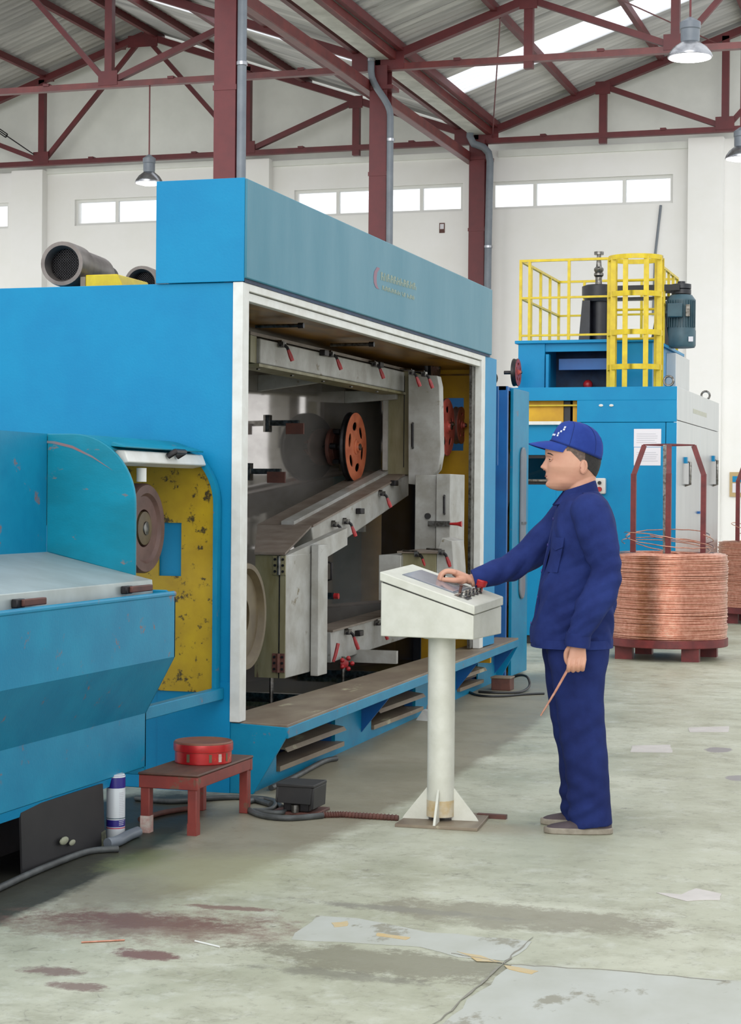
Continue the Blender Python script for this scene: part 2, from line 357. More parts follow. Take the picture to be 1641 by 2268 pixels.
def patch(name, px, m, z0=0.0005, h=0.0015, jig=.012):
    pts = [P(x, y, Z=0) for x, y in px]; out = []
    for i, p in enumerate(pts):
        q = pts[(i+1) % len(pts)]; n = max(2, int((q-p).length/.08))
        for k in range(n):
            a = p.lerp(q, k/n); out.append(V(a.x+random.uniform(-jig, jig), a.y+random.uniform(-jig, jig), z0))
    return M().prism(out, (0, 0, h)).build(name, m, floor, smooth=False)
patch('repair_patch', [(705, 2028), (790, 2034), (960, 2066), (1176, 2086), (1124, 2128), (1020, 2122), (930, 2096), (640, 2082)], CONC)
patch('repair_patch', [(1128, 2136), (1350, 2152), (1660, 2176), (1660, 2290), (965, 2290)], CONC)
patch('filler_patch', [(1450, 1978), (1510, 1982), (1545, 1968), (1600, 1980), (1598, 1994), (1520, 1996)], CONCW, jig=.006)
patch('filler_patch', [(1400, 1652), (1485, 1650), (1490, 1668), (1396, 1666)], CONCW, jig=.004)
patch('filler_patch', [(1525, 1612), (1615, 1609), (1612, 1622), (1528, 1622)], CONCW, jig=.004)
for px in ([(735, 2046), (765, 2042), (772, 2052), (738, 2056)], [(835, 2068), (905, 2078), (900, 2084), (830, 2074)], [(1010, 2108), (1060, 2118), (1110, 2134), (1060, 2130)], [(1115, 2140), (1190, 2152), (1180, 2160), (1130, 2150)]):
    patch('paint_mark', px, PAINTO, 0.0022, .0008, .006)
def crackline(px, w):
    q_ = [P(x, y, Z=0) for x, y in px]; pts = [q_[i].lerp(q_[i+1], k/8)+V(random.uniform(-.006, .006), random.uniform(-.006, .006), 0) for i in range(len(q_)-1) for k in range(8)]
    a = [V(p.x+random.uniform(-.004, .004)+w/2, p.y+w/2, .0021) for p in pts]; c = [V(p.x-w/2, p.y-w/2, .0021) for p in pts][::-1]
    M().prism(a+c, (0, 0, .0012)).build('floor_joint', CRACK, floor, smooth=False)
crackline([(1180, 2078), (1120, 2132), (1040, 2200), (950, 2282)], .005)
crackline([(1000, 2112), (1130, 2138), (1340, 2150), (1650, 2178)], .004)

# ---------------------------------------------------------------- far wall, piers, windows
WY = 32.7
wall = struct(bpy.data.objects.new('wall_back', None)); COL.objects.link(wall); wall.location = (-8.2, WY, 0); ROOT['wall_back'] = V(-8.2, WY, 0)
WINS = [(-22.2, -17.68), (-16.26, -13.05), (-11.78, -8.56), (-8.03, -4.79), (-3.2, .2)]
WZ0, WZ1 = 6.55, 7.05
def wallpart():
    m = M(); y0, y1 = WY, WY+.3
    m.box(-26, 8, y0, y1, 0, WZ0)
    xs = [-26]+[v for w in WINS for v in w]+[8]
    for i in range(0, len(xs), 2): m.box(xs[i], xs[i+1], y0, y1, WZ0, WZ1)
    m.box(-26, 8, y0, y1, WZ1, 7.62); return m
wallpart().build('plaster_wall', WALL, wall, smooth=False)
# gable fill above the tie level, up to the roof slopes
RS = 0.345
def roofz(x):
    d = abs(x+8.2); d = d if d <= 6.45 else 12.9-d
    return 7.95+RS*d
g = M(); xs = [-26+.25*i for i in range(0, 137)]
g.prism([V(x, WY+.08, 7.60) for x in (-21, -1)][::1]+[V(x, WY+.08, roofz(x)) for x in (-1.75, -8.2, -14.65, -21)], (0, .2, 0)); g.build('gable_panel', GABLE, wall, smooth=False)
for x0, x1 in ((-17.5, -16.84), (-12.78, -12.2), (-4.5, -3.9), (.6, 1.3)):
    M().box(x0, x1, WY-.22, WY, 0, 7.62).build('pier', WALL, wall, smooth=False)
M().box(-16.84, -12.78, WY-.05, WY+.01, 7.56, 7.66).build('ledge', GABLE, wall); M().box(-12.2, -8.3, WY-.05, WY+.01, 7.50, 7.60).build('ledge', GABLE, wall)
M().box(-7.9, -4.5, WY-.05, WY+.01, 7.48, 7.6).build('ledge', GABLE, wall)
MULL = {1: [-15.4, -14.2], 2: [-10.95, -10.1, -9.35], 3: [-7.25, -5.65], 0: [-19, -20.5], 4: [-1.5]}
for i, (a, b_) in enumerate(WINS):
    w = struct(bpy.data.objects.new('window_%d' % (i+1), None)); COL.objects.link(w); w.location = (a, WY, WZ0); ROOT[w.name] = V(a, WY, WZ0)
    m = M(); t = .05; y0, y1 = WY+.06, WY+.14
    m.prism([V(a, y0, WZ0), V(b_, y0, WZ0), V(b_, y0, WZ0+t), V(a, y0, WZ0+t)], (0, y1-y0, 0)); m.build('window_frame', WFRM, w)
    M().box(a, b_, y0, y1, WZ1-t, WZ1).build('window_frame', WFRM, w); M().box(a, a+t, y0, y1, WZ0+t, WZ1-t).build('window_frame', WFRM, w); M().box(b_-t, b_, y0, y1, WZ0+t, WZ1-t).build('window_frame', WFRM, w)
    ms = sorted(MULL[i])
    for x in ms: M().box(x-.03, x+.03, y0, y1, WZ0+t, WZ1-t).build('mullion', WFRM, w)
    e = [a+t]+ms+[b_-t]
    for k in range(len(e)-1): M().box(e[k]+.03, e[k+1]-.03, WY+.095, WY+.101, WZ0+t, WZ1-t).build('pane', PANE, w, smooth=False)
# wall fittings
c0, c1 = P(1464, 455, Y=WY), P(1452, 560, Y=WY)
solo(M().tube([(c0.x, WY-.03, c0.z), (c1.x, WY-.03, c1.z), (c1.x-.03, WY-.03, 4.6)], .022), 'conduit_pipe', PVC, 'thin grey conduit running down the wall below the right window', 'pipe', (c1.x, WY-.03, 4.6))
q = P(979, 505, Y=WY); t = thing('wall_sign', 'small brown and white notice stuck high on the back wall', 'sign', (q.x, WY, q.z-.09))
M().box(q.x-.05, q.x+.05, WY-.012, WY, q.z-.09, q.z+.09).build('sign_board', RUSTY, t); M().box(q.x-.035, q.x+.035, WY-.014, WY-.012, q.z-.02, q.z+.07).build('sign_face', PAPER, t)
q = P(1640, 1072, Y=WY-.3); t = thing('notice_board', 'tan framed notice board on the wall behind the far coil', 'notice board', (q.x, WY, 1.3))
a, b_ = P(1616, 1100, Y=WY), P(1690, 1046, Y=WY)
M().box(a.x, b_.x, WY-.04, WY, a.z, b_.z).build('board_frame', TAN, t); M().box(a.x+.05, b_.x-.05, WY-.05, WY-.04, a.z+.07, (a.z+b_.z)/2+.02).build('sheet', PAPER, t)
M().box(a.x+.05, b_.x-.05, WY-.05, WY-.04, (a.z+b_.z)/2+.04, b_.z-.07).build('banner', BLUE, t)

# ---------------------------------------------------------------- roof: corrugated sheets, skylights, purlins, gutter
ceil = struct(bpy.data.objects.new('ceiling', None)); COL.objects.link(ceil); ceil.location = (-8.2, 26.4, 8.1); ROOT['ceiling'] = V(-8.2, 26.4, 8.1)
def sheet_mesh(x0, z0, x1, z1, y0, y1, thick=.012, amp=.022, per=.19):
    n = max(4, int(round((y1-y0)/per*6))); ys = [y0+(y1-y0)*i/n for i in range(n+1)]
    top = []; m = M(); vs = []; fs = []
    for y in ys:
        d = amp*sin(2*pi*y/per)
        vs += [(x0, y, z0+d), (x1, y, z1+d), (x0, y, z0+d+thick), (x1, y, z1+d+thick)]
    for i in range(n):
        a, b = 4*i, 4*i+4; fs += [(a, a+1, b+1, b), (a+2, b+2, b+3, a+3), (a, b, b+2, a+2), (a+1, a+3, b+3, b+1)]
    fs += [(0, 2, 3, 1), (4*n, 4*n+1, 4*n+3, 4*n+2)]
    return m.add(vs, fs)
RB = 8.02      # underside of the sheets at the valley
slopes = [(-8.0, RB, -1.75, RB+RS*6.25), (-8.4, RB, -14.65, RB+RS*6.25), (-21.0, RB, -14.65, RB+RS*6.35)]
SKY_ROWS = {0: (28.95, 30.05), 1: (27.2, 28.3), 2: (28.95, 30.05)}
for si, (x0, z0, x1, z1) in enumerate(slopes):
    sy0, sy1 = SKY_ROWS[si]
    ys = [sy0-1.1*k for k in range(10, 0, -1)]+[sy0]
    k = 0; edges = []
    y = sy0
    while y > 23.6: edges.append((y-1.1, y)); y -= 1.1
    y = sy1
    while y < 32.6: edges.append((y, min(y+1.1, 32.75))); y += 1.1
    for (a, b) in edges:
        j = random.uniform(-.006, .006)
        sheet_mesh(x0, z0+j, x1, z1+j, a-.03, b).build('roof_sheet', ROOF, ceil, ang=80)
    xa, za, xb, zb = (x0, z0, x0+(x1-x0)*.82, z0+(z1-z0)*.82) if si != 2 else (x0, z0, x0, z0)
    xa, za = x0+(x1-x0)*.02, z0+(z1-z0)*.02
    if si != 2: sheet_mesh(xa, za, xb, zb, sy0, sy1).build('skylight_sheet', SKYL, ceil, ang=80)
    if xb != x1: sheet_mesh(xb, zb, x1, z1, sy0, sy1).build('roof_sheet', ROOF, ceil, ang=80)
for sgn in (1, -1):
    for d in (.35, 1.75, 3.25, 4.75, 6.2):
        x = -8.2+sgn*d; z = 7.80+RS*d+.06
        M().box(x-.04, x+.04, 17.0, 32.6, z-.06, z+.06).build('purlin', REDST, ceil)
for d in (7.0, 8.5, 10.0, 11.5):
    x = -8.2-d; z = 7.80+RS*(12.9-d)+.06; M().box(x-.04, x+.04, 17.0, 32.6, z-.06, z+.06).build('purlin', REDST, ceil)
# valley gutter and the eave beams that carry it
g = M(); gp = [(-8.42, 8.02), (-8.40, 8.02), (-8.28, 7.84), (-8.02, 7.84), (-7.96, 8.02), (-7.94, 8.02), (-8.0, 7.81), (-8.30, 7.81)]
g.prism([V(x, 17.0, z) for x, z in gp], (0, 15.6, 0)); g.build('valley_gutter', GUTT, ceil)
M().box(-8.42, -8.28, 17.0, 32.5, 7.34, 7.50).build('eave_beam', REDBR, ceil, bevel=.01)
M().box(-8.02, -7.92, 17.0, 32.5, 7.80, 7.93).build('eave_beam', REDBR, ceil, bevel=.01)
for (a, b) in (((-6.4, 26.5, 8.35), (-7.9, 32.2, 7.75)), ((-5.0, 26.4, 8.65), (-3.9, 32.2, 9.1))):
    M().tube([a, b], .012, 6).build('tie_rod', REDST, ceil)

# ---------------------------------------------------------------- trusses
def truss(y, label, x0, sgn, full, half=6.45):
    """steel roof truss; x0 is the valley end, sgn the side it spans"""
    t = thing('roof_truss', label, 'truss', (x0, y, 7.7), group='red steel roof trusses')
    zt = 7.70; w = .11
    L_ = 2*half if full else half+1.2
    def X(d): return x0+sgn*d
    def ch(d): return 7.78+RS*(d if d <= half else 2*half-d)
    M().beam((X(.0), y, zt), (X(L_), y, zt), .12, .09).build('bottom_chord', REDBR if y < 30 else REDST, t)
    M().beam((X(0), y, ch(0)), (X(half), y, ch(half)), .12, .12).build('top_chord', REDST, t)
    if full or L_ > half: M().beam((X(half), y, ch(half)), (X(L_), y, ch(L_)), .12, .12).build('top_chord', REDST, t)
    def plate(d, z, s=.16): M().box(X(d)-s, X(d)+s, y-.07, y-.055, z-.11, z+.11).build('gusset_plate', REDST, t)
    for mir in ((False, True) if full else (False,)):
        D = (lambda d: 2*half-d) if mir else (lambda d: d)
        M().beam((X(D(2.25)), y, zt-.14), (X(D(2.25)), y, ch(2.25)), .13, .11).build('strut', REDST, t)
        M().beam((X(D(4.35)), y, zt), (X(D(4.35)), y, ch(4.35)), .12, .12).build('strut', REDST, t)
        M().beam((X(D(2.35)), y, ch(2.25)-.04), (X(D(4.3)), y, zt+.06), .09, .09).build('diagonal', REDST, t)
        M().beam((X(D(4.4)), y, zt+.06), (X(D(6.35)), y, ch(6.35)-.08), .07, .08).build('diagonal', REDST, t)
        plate(D(4.35), zt+.1); plate(D(2.25), ch(2.25)-.04, .13); plate(D(.18), zt+.08, .22)
        for d in (1.2, 3.3, 5.4): M().box(X(D(d))-.05, X(D(d))+.05, y-.08, y+.08, zt+.03, zt+.07).build('cleat', REDST, t)
    plate(half, ch(half)-.12, .30)
    return t
truss(26.4, 'nearer red roof truss spanning the bay left of the columns', -8.2, -1, True)
truss(26.4, 'nearer red roof truss rising right over the bright skylight', -8.2, 1, False)
truss(32.3, 'far red roof truss against the left gable wall', -8.2, -1, True)
truss(32.3, 'far red roof truss against the gable wall right of the columns', -8.2, 1, False)
# turnbuckle tie rods in the left bay
def turnbuckle(p, q, label):
    p, q = V(*p), V(*q); t = thing('tie_rod', label, 'tie rod', p)
    M().tube([p, q], .011, 6).build('rod', DARKM, t); d = (q-p).normalized(); c = p.lerp(q, .6); n = d.cross(V(0, 1, 0)).normalized()*.035
    m = M(); m.beam(c-d*.14+n, c+d*.14+n, .015, .02).beam(c-d*.14-n, c+d*.14-n, .015, .02).beam(c-d*.14-n, c-d*.14+n, .02, .02).beam(c+d*.14-n, c+d*.14+n, .02, .02); m.build('turnbuckle', DARKM, t)
turnbuckle((-18.6, 32.15, 9.0), (-16.85, 32.15, 7.85), 'thin tie rod with a turnbuckle sloping to the truss foot at far left')
turnbuckle((-18.4, 32.1, 9.02), (-16.8, 32.1, 9.06), 'thin level tie rod with a turnbuckle at far left under the roof')

# ---------------------------------------------------------------- columns and rain pipes
for i, (y, w, ztop, lab) in enumerate(((20.4, .27, 9.0, 'nearest and tallest red steel column rising behind the blue header'), (26.4, .265, 7.72, 'middle red steel column in the row of three'), (32.3, .28, 7.72, 'farthest red steel column standing against the back wall'))):
    t = thing('steel_column', lab, 'column', (-8.17, y, 0), group='red steel columns')
    m = M(); x0, x1 = -8.17-w/2, -8.17+w/2
    m.box(x0, x1, y-.13, y-.115, 0, ztop).box(x0, x1, y+.115, y+.13, 0, ztop).box(-8.18, -8.16, y-.115, y+.115, 0, ztop).box(x0, x0+.012, y-.115, y+.115, 0, ztop); m.build('shaft', REDST, t, bevel=.004)
    M().box(x0-.06, x1+.06, y-.19, y+.19, 0, .03).build('base_plate', REDST, t)
    for z in (2.4, 4.9, 6.1):
        if z < ztop: M().box(x0-.012, x1+.012, y-.137, y-.13, z, z+.06).build('splice_plate', REDST, t)
    if i: M().box(x0-.1, x1+.1, y-.16, y+.16, ztop-.36, ztop-.3).build('cap_plate', REDST, t)
def downpipe(path, r, clamps, label):
    t = thing('rain_pipe', label, 'pipe', (path[-1][0], path[-1][1], 0), group='grey rain pipes beside the columns')
    M().tube(path, r, 14).build('pipe', PVC, t, ang=60)
    for c in clamps: M().lathe([(r+.012, -.02), (r+.012, .02)], c, (0, 0, 1), 16).build('clamp', ALU, t)
def sbend(x0, z0, x1, z1, y, n=8):
    return [(x0+(x1-x0)*(.5-.5*cos(pi*i/n)), y, z0+(z1-z0)*i/n) for i in range(n+1)]
downpipe([(-7.97, 20.3, 9.2), (-7.97, 20.3, 0)], .055, [(-7.97, 20.3, 6.4)], 'straight grey rain pipe on the nearest column')
downpipe([(-8.25, 26.2, 7.95), (-8.26, 26.2, 7.8)]+sbend(-8.26, 7.62, -7.96, 6.95, 26.2)+[(-7.95, 26.2, 0)], .05, [(-8.26, 26.2, 7.78), (-7.955, 26.2, 6.6), (-7.95, 26.2, 4.6)], 'bent grey rain pipe on the middle column')
downpipe([(-8.25, 32.05, 8.0), (-8.27, 32.05, 7.75), (-8.20, 32.05, 7.62), (-8.02, 32.05, 7.55), (-7.93, 32.05, 7.45), (-7.90, 32.05, 7.3), (-7.92, 32.05, 6.0), (-7.95, 32.05, 0)], .065, [(-7.92, 32.05, 5.8)], 'grey rain pipe with a double elbow on the farthest column')

# ---------------------------------------------------------------- high-bay lamps
def lamp(x, y, zb, r, ztop, label):
    t = thing('pendant_lamp', label, 'lamp', (x, y, zb), group='aluminium pendant lamps')
    M().lathe([(r*.98, 0), (r, .01), (r*.93, .05), (r*.74, .11), (r*.45, .16), (r*.40, .17), (r*.36, .17), (r*.42, .15), (r*.7, .10), (r*.9, .04), (r*.98, 0)], (x, y, zb), (0, 0, 1), 28).build('lamp_shade', ALU, t, ang=50)
    M().lathe([(r*.40, .16), (r*.42, .2), (r*.42, .30), (r*.46, .31), (r*.46, .38), (r*.2, .42), (.015, .44)], (x, y, zb), (0, 0, 1), 24).build('housing', PVC, t)
    M().lathe([(.0, -.035), (r*.5, -.028), (r*.93, -.004), (r*.93, .012), (.0, .02)], (x, y, zb), (0, 0, 1), 24).build('lamp_glass', BULB, t)
    M().tube([(x, y, zb+.42), (x, y, ztop)], .012, 8).build('hanging_rod', REDST, t)
q = P(1528, 128, Y=20.4); lamp(q.x, 20.4, q.z, .245, 8.6, 'large pendant lamp glowing at the upper right of the hall')
q = P(330, 406, Y=26.4); lamp(q.x, 26.4, q.z, .215, 7.68, 'pendant lamp on a long rod above the blue machine at left')
q = P(1640, 352, Y=26.4); lamp(q.x, 26.4, q.z, .215, 7.68, 'pendant lamp cut by the right edge in front of the far wall')
# ================================================================ BLUE WIRE-DRAWING MACHINE
mach = thing('wire_drawing_machine', 'long blue wire drawing machine with its open white-framed bay', 'machine', (-3.2, 8.2, 0))
XF = -3.2          # front frame plane
XB = -4.2          # polished back plate
YE = 13.2          # far end of the bay
M().box(-6.2, -3.25, 8.2, 8.24, .0, 2.40).build('end_wall', BLUE, mach, bevel=.004)
M().box(-6.2, -3.63, 8.24, 13.0, 2.36, 2.40).build('top_deck', BLUE, mach)
hd = M().box(-3.64, XF+.015, 8.19, 13.03, 2.415, 2.882).build('header_side', HEADB, mach, bevel=.006)
M().box(-3.642, XF+.006, 8.182, 8.19, 2.40, 2.884).build('header_end', BLUE, mach, bevel=.002)
M().box(-3.30, XF+.004, 8.2, 13.0, 2.398, 2.415).build('header_lip', NAVYB, mach)
# faded maker's mark on the header: a red arc and two rows of worn yellow lettering
def onhead(x, y): p = P(x, y, X=XF+.0155); return p
lg = M(); pts = [onhead(x, y) for x, y in ((836, 592), (830, 602), (828.5, 614), (829, 626), (832, 635), (835, 639))]
a = [V(p.x, p.y-.012, p.z) for p in pts]; c = [V(p.x, p.y+.045, p.z) for p in pts][::-1]; c = [V(p.x, p.y-.0, p.z*1.0) if i in (0, len(c)-1) else p for i, p in enumerate(c)]
M().prism(a+c, (.001, 0, 0)).build('maker_arc', FADER, hd, smooth=False)
m = M()
random.seed(3)
for (x0, x1, y0a, y0b, y1a, y1b) in ((843, 922, 602, 628, 620, 643), (846, 921, 632, 657, 642, 666)):
    n = 11
    for i in range(n):
        u0 = (i+.06)/n; u1 = (i+.90)/n
        for (fa, fb, wa, wb) in ((0, 1, u0, u0+(u1-u0)*.34), (0, .3, u0+(u1-u0)*.36, u0+(u1-u0)*.66), (.42, .62, u0+(u1-u0)*.36, u0+(u1-u0)*.66), (0.2 if i % 2 else .5, 1, u0+(u1-u0)*.68, u1)):
            if random.random() < .12: continue
            q = []
            for (u, f) in ((wa, fa), (wb, fa), (wb, fb), (wa, fb)):
                x = x0+(x1-x0)*u; ya = y0a+(y0b-y0a)*u; yb = y1a+(y1b-y1a)*u; q.append(onhead(x, ya+(yb-ya)*f))
            m.prism(q, (.0012, 0, 0))
m.build('maker_lettering', FADEY, hd, smooth=False)['kind'] = 'stuff'
# white door frame
M().box(-3.25, XF, 8.185, 8.27, .335, 2.398).build('frame_post', WHITEP, mach, bevel=.003)
M().box(-3.25, XF, 12.80, 12.90, .335, 2.398).build('frame_post', WHITEP, mach, bevel=.003)
fr = M().box(-3.25, XF, 8.27, 12.80, 2.362, 2.398).build('frame_rail', WHITEP, mach, bevel=.003)
M().box(-3.25, XF-.012, 8.27, 12.80, 2.318, 2.358).build('frame_rail', WHITEP, mach, bevel=.003)
M().box(-3.27, -3.25, 12.72, 12.80, .34, 2.32).build('door_seal', CHROME, mach)
M().box(-3.25, XF-.004, 12.9, 13.25, 0.34, 2.40).build('corner_strip', BLUE, mach)
# inside of the bay
TB = .25           # the plate is set at a slight angle
def XP(y): return XB+(y-11.6)*TB
def onplate(x, y):
    d = CF + CR*((x-IW/2)/FPX) - CU*((y-IH/2)/FPX); t = (XB-TB*11.6)/(d[0]-TB*d[1]); return Vector(CAM+d*t)
M().prism([V(XP(8.3), 8.3, .1), V(XP(12.75), 12.75, .1), V(XP(12.75), 12.75, 2.33), V(XP(8.3), 8.3, 2.33)], (-.05, 0, 0)).build('back_plate', STEEL, mach, smooth=False)
M().prism([V(XP(12.75), 12.75, .1), V(XP(13.2), 13.2, .1), V(XP(13.2), 13.2, 2.33), V(XP(12.75), 12.75, 2.33)], (-.05, 0, 0)).build('shadow_panel', BLKMAT, mach, smooth=False)  # black sheet paints in the dark gap beyond the plate
M().box(-4.85, -3.26, 8.25, 13.25, 2.325, 2.345).build('bay_ceiling', OILY, mach)
def ringplate(y0, y1, x0, x1, z0, z1, hx0, hx1, hz0, hz1):
    return M().box(x0, hx0, y0, y1, z0, z1).box(hx1, x1, y0, y1, z0, z1).box(hx0, hx1, y0, y1, z0, hz0).box(hx0, hx1, y0, y1, hz1, z1)
ha, hb = P(993, 998, Y=YE), P(1027, 881, Y=YE)
XS_ = -3.74
ringplate(YE, YE+.04, XS_, -3.22, .2, 2.33, ha.x-.02, hb.x, ha.z, hb.z).build('bay_end_panel', YELLOWI, mach, smooth=False)
M().box(-4.0, XS_-.01, YE+.02, YE+.06, .2, 2.33).build('bay_end_panel', BLKMAT, mach, smooth=False)  # blackened so the shade of the gap beside the die box is in its colour
M().box(ha.x-.2, -3.25, YE+.30, YE+.32, ha.z-.1, hb.z+.1).build('blue_backing', DBLUE, mach)
p = P(1000, 832, Y=YE-.01); M().box(XB, -3.23, YE-.006, YE, p.z, p.z+.012).build('panel_seam', OILY, mach)
M().prism([V(XP(8.3)+.03, 8.3, .12), V(XP(12.9)+.03, 12.9, .12), V(XP(12.9)+.03, 12.9, .46), V(XP(8.3)+.03, 8.3, .46)], (-.02, 0, 0)).build('pit_dark_sheet', PIT, mach)  # dark sheet added over the bright reflection low on the back plate
# rods under the ceiling
for (x0, y0, x1, y1) in ((566, 723, 672, 719), (732, 764, 826, 760)):
    a = P(x0, y0, X=-3.55); b = V(a.x+.24, a.y, a.z)
    r = M().cyl(a, b, .010, 10).build('ceiling_rod', CHROME, mach); M().lathe([(.015, 0), (.015, .03)], b, (1, 0, 0), 12).build('rod_end', DARKM, r)

# pulleys
def pulley(c, r, w, m_, name, parent, holes=6, hubr=.24, ax=(1, 0, 0), hr=.12, hd_=.60, dark=DARKM, flange=.985):
    """spoked wheel about ax through c: disc with oval holes, grooved rim, hub"""
    c = V(*c); ax = V(*ax).normalized(); up = V(0, 0, 1); s = ax.cross(up).normalized()
    n = 60; outer = [(cos(2*pi*i/n), sin(2*pi*i/n)) for i in range(n)]
    bm = bmesh.new()
    def ring(rr, cx=0, cy=0, el=1.0, ang=0, k=n):
        out = []
        for i in range(k):
            t = 2*pi*i/k; x, y = rr*cos(t)*el, rr*sin(t); x, y = x*cos(ang)-y*sin(ang), x*sin(ang)+y*cos(ang); out.append((cx+x, cy+y))
        return out
    loops = [ring(r*flange)]+[ring(r*hr, r*hd_*cos(2*pi*j/holes+.3), r*hd_*sin(2*pi*j/holes+.3), 1.75, 2*pi*j/holes+.3+pi/2, 16) for j in range(holes)]
    es = []
    for lp in loops:
        vs = [bm.verts.new((x, y, 0)) for x, y in lp]; es += [bm.edges.new((vs[i], vs[(i+1) % len(vs)])) for i in range(len(vs))]
    bmesh.ops.triangle_fill(bm, use_beauty=True, edges=es)
    # drop faces that fill the holes
    dele = []
    for f in bm.faces:
        q = f.calc_center_median()
        for lp, j in zip(loops[1:], range(holes)):
            cx, cy = r*hd_*cos(2*pi*j/holes+.3), r*hd_*sin(2*pi*j/holes+.3); aa = 2*pi*j/holes+.3+pi/2
            dx, dy = q.x-cx, q.y-cy; u = dx*cos(aa)+dy*sin(aa); v = -dx*sin(aa)+dy*cos(aa)
            if (u/(1.75*r*hr))**2+(v/(r*hr))**2 < .98: dele.append(f); break
    bmesh.ops.delete(bm, geom=dele, context='FACES')
    ge = bmesh.ops.extrude_face_region(bm, geom=bm.faces[:]); bmesh.ops.translate(bm, vec=(0, 0, w*.14), verts=[v for v in ge['geom'] if isinstance(v, bmesh.types.BMVert)])
    bm.verts.ensure_lookup_table(); mb = M(); idx = {v: i for i, v in enumerate(bm.verts)}
    mb.add([c+s*v.co.x+up*v.co.y+ax*(v.co.z+w*.34) for v in bm.verts], [[idx[v] for v in f.verts] for f in bm.faces]); bm.free()
    o = mb.build(name, m_, parent)
    M().lathe([(r*.90, -w*.5), (r, -w*.5), (r, -w*.32), (r*.955, 0), (r, w*.32), (r, w*.44), (r*.90, w*.44), (r*.90, -w*.5)], c, ax, 60).build('rim', dark, o)
    M().lathe([(0, -w*.9), (r*hubr, -w*.9), (r*hubr*.9, -w*.2), (r*hubr*.9, w*.6), (r*hubr*.6, w*.7), (r*hubr*.55, w*1.0), (0, w*1.0)], c, ax, 24).build('hub', m_, o)
    M().lathe([(0, 0), (r*hubr*.4, 0), (r*hubr*.4, w*1.2), (0, w*1.25)], c, ax, 12).build('axle_nut', CHROME, o)
    return o
wq = P(782, 990, X=-3.90); R = 77/FPX*float(np.dot(np.array(wq)-CAM, CF))
pulley(wq, R, .045, COPW, 'guide_pulley', mach)
sh = M().cyl((XP(wq.y), wq.y, wq.z), (wq.x, wq.y, wq.z), .022, 14).build('pulley_shaft', CHROME, mach)
M().lathe([(0, 0), (.10, 0), (.125, .012), (.125, .035), (.09, .05), (.09, .055), (0, .055)], (XP(wq.y)+.02, wq.y, wq.z), (1, 0, 0), 28).build('flange', RUSTY, sh)
for k in range(5):
    t = 2*pi*k/5+.6; M().cyl((XP(wq.y)+.06, wq.y+.105*cos(t), wq.z+.105*sin(t)), (XP(wq.y)+.105, wq.y+.105*cos(t), wq.z+.105*sin(t)), .02, 6).build('bolt', DARKM, sh)
pq = P(984, 946, X=-3.47); pulley(pq, .205, .05, REDW, 'guide_pulley', mach, holes=5, dark=RUSTW)
pq2 = P(1016, 942, X=-3.45); pulley(pq2, .135, .05, REDW, 'guide_pulley', mach, holes=5, hr=.1, dark=RUSTW)
M().cyl((pq.x, pq.y, pq.z), (pq2.x+.05, pq.y, pq2.z), .016, 12).build('pulley_shaft', CHROME, mach)
pq = P(958, 815, X=-3.58); pulley(pq, .13, .05, RUSTW, 'guide_pulley', mach, holes=5)
sq = P(528, 1365, X=-3.43)
M().lathe([(0, -.03), (.10, -.03), (.10, .02), (.22, .02), (.24, .05), (.265, .05), (.27, .03), (.27, -.03), (.25, -.05), (0, -.05)], sq, (1, 0, 0), 48).build('capstan_drum', OLIVEW, mach)

# brackets on the back plate
def bracket(x, y, ln, h0, h1, m_, t=.05):
    p = onplate(x, y); a = p.x; return M().prism([V(a, p.y, p.z), V(a+ln, p.y, p.z), V(a+ln, p.y, p.z-h1), V(a, p.y, p.z-h0)], (0, t, 0)).build('bracket', m_, mach, bevel=.003)
b1 = bracket(571, 830, .40, .105, .055, BOXG); bracket(763, 866, .37, .085, .06, BOXG)
for (x, y, n_) in ((590, 936, 1), (548, 1043, 1)):
    p = onplate(x, y); xb = p.x
    ar = M().box(xb, xb+.22, p.y, p.y+.03, p.z-.02, p.z+.015).build('sensor_arm', CHROME, mach)
    M().box(xb, xb+.02, p.y-.01, p.y+.05, p.z-.06, p.z+.05).build('mount', CHROME, ar); M().box(xb+.14, xb+.26, p.y-.02, p.y, p.z-.075, p.z-.005).build('guide_block', RUSTY, ar)
for (x, y) in ((775, 1168), (820, 1060)):
    p = onplate(x, y); M().box(p.x, p.x+.10, p.y, p.y+.05, p.z-.03, p.z+.02).build('bracket', BOXG, mach)

# clamps with red levers
def clamp(x, y, X, ln=.10, tilt=.35, rod=.11, m_=REDH):
    p = P(x, y, X=X)
    b = M().box(X, X+.03, p.y-.03, p.y+.02, p.z-.02, p.z+.012).build('toggle_clamp', CHROME, mach)
    M().cyl((X+.02, p.y-.02, p.z+.014), (X-rod, p.y-.02, p.z+.018), .006, 8).build('clamp_arm', CHROME, b)
    M().cyl((X+.02, p.y-.05, p.z-.01), (X+.02, p.y+.03, p.z-.01), .009, 8).build('pivot', DARKM, b)
    e = V(X+.045+ln*sin(tilt)*.6, p.y+ln*.25, p.z-ln*cos(tilt))
    M().tube([(X+.02, p.y, p.z), (X+.04, p.y+.01, p.z-.02), e.lerp(V(X+.04, p.y+.01, p.z-.02), .78)], [.008, .009, .009], 8).build('lever_shank', DARKM, b)
    M().tube([e.lerp(V(X+.04, p.y+.01, p.z-.02), .85), e.lerp(V(X+.04, p.y+.01, p.z-.02), .35), e], [.009, .013, .012], 8).build('lever_grip', m_, b)
    return b
def grip(x, y, X, axis='y', ln=.08):
    p = P(x, y, X=X); b = M().box(X, X+.035, p.y-ln/2, p.y+ln/2, p.z-.018, p.z+.018)
    b.build('pull_grip', DARKM, mach, bevel=.004)

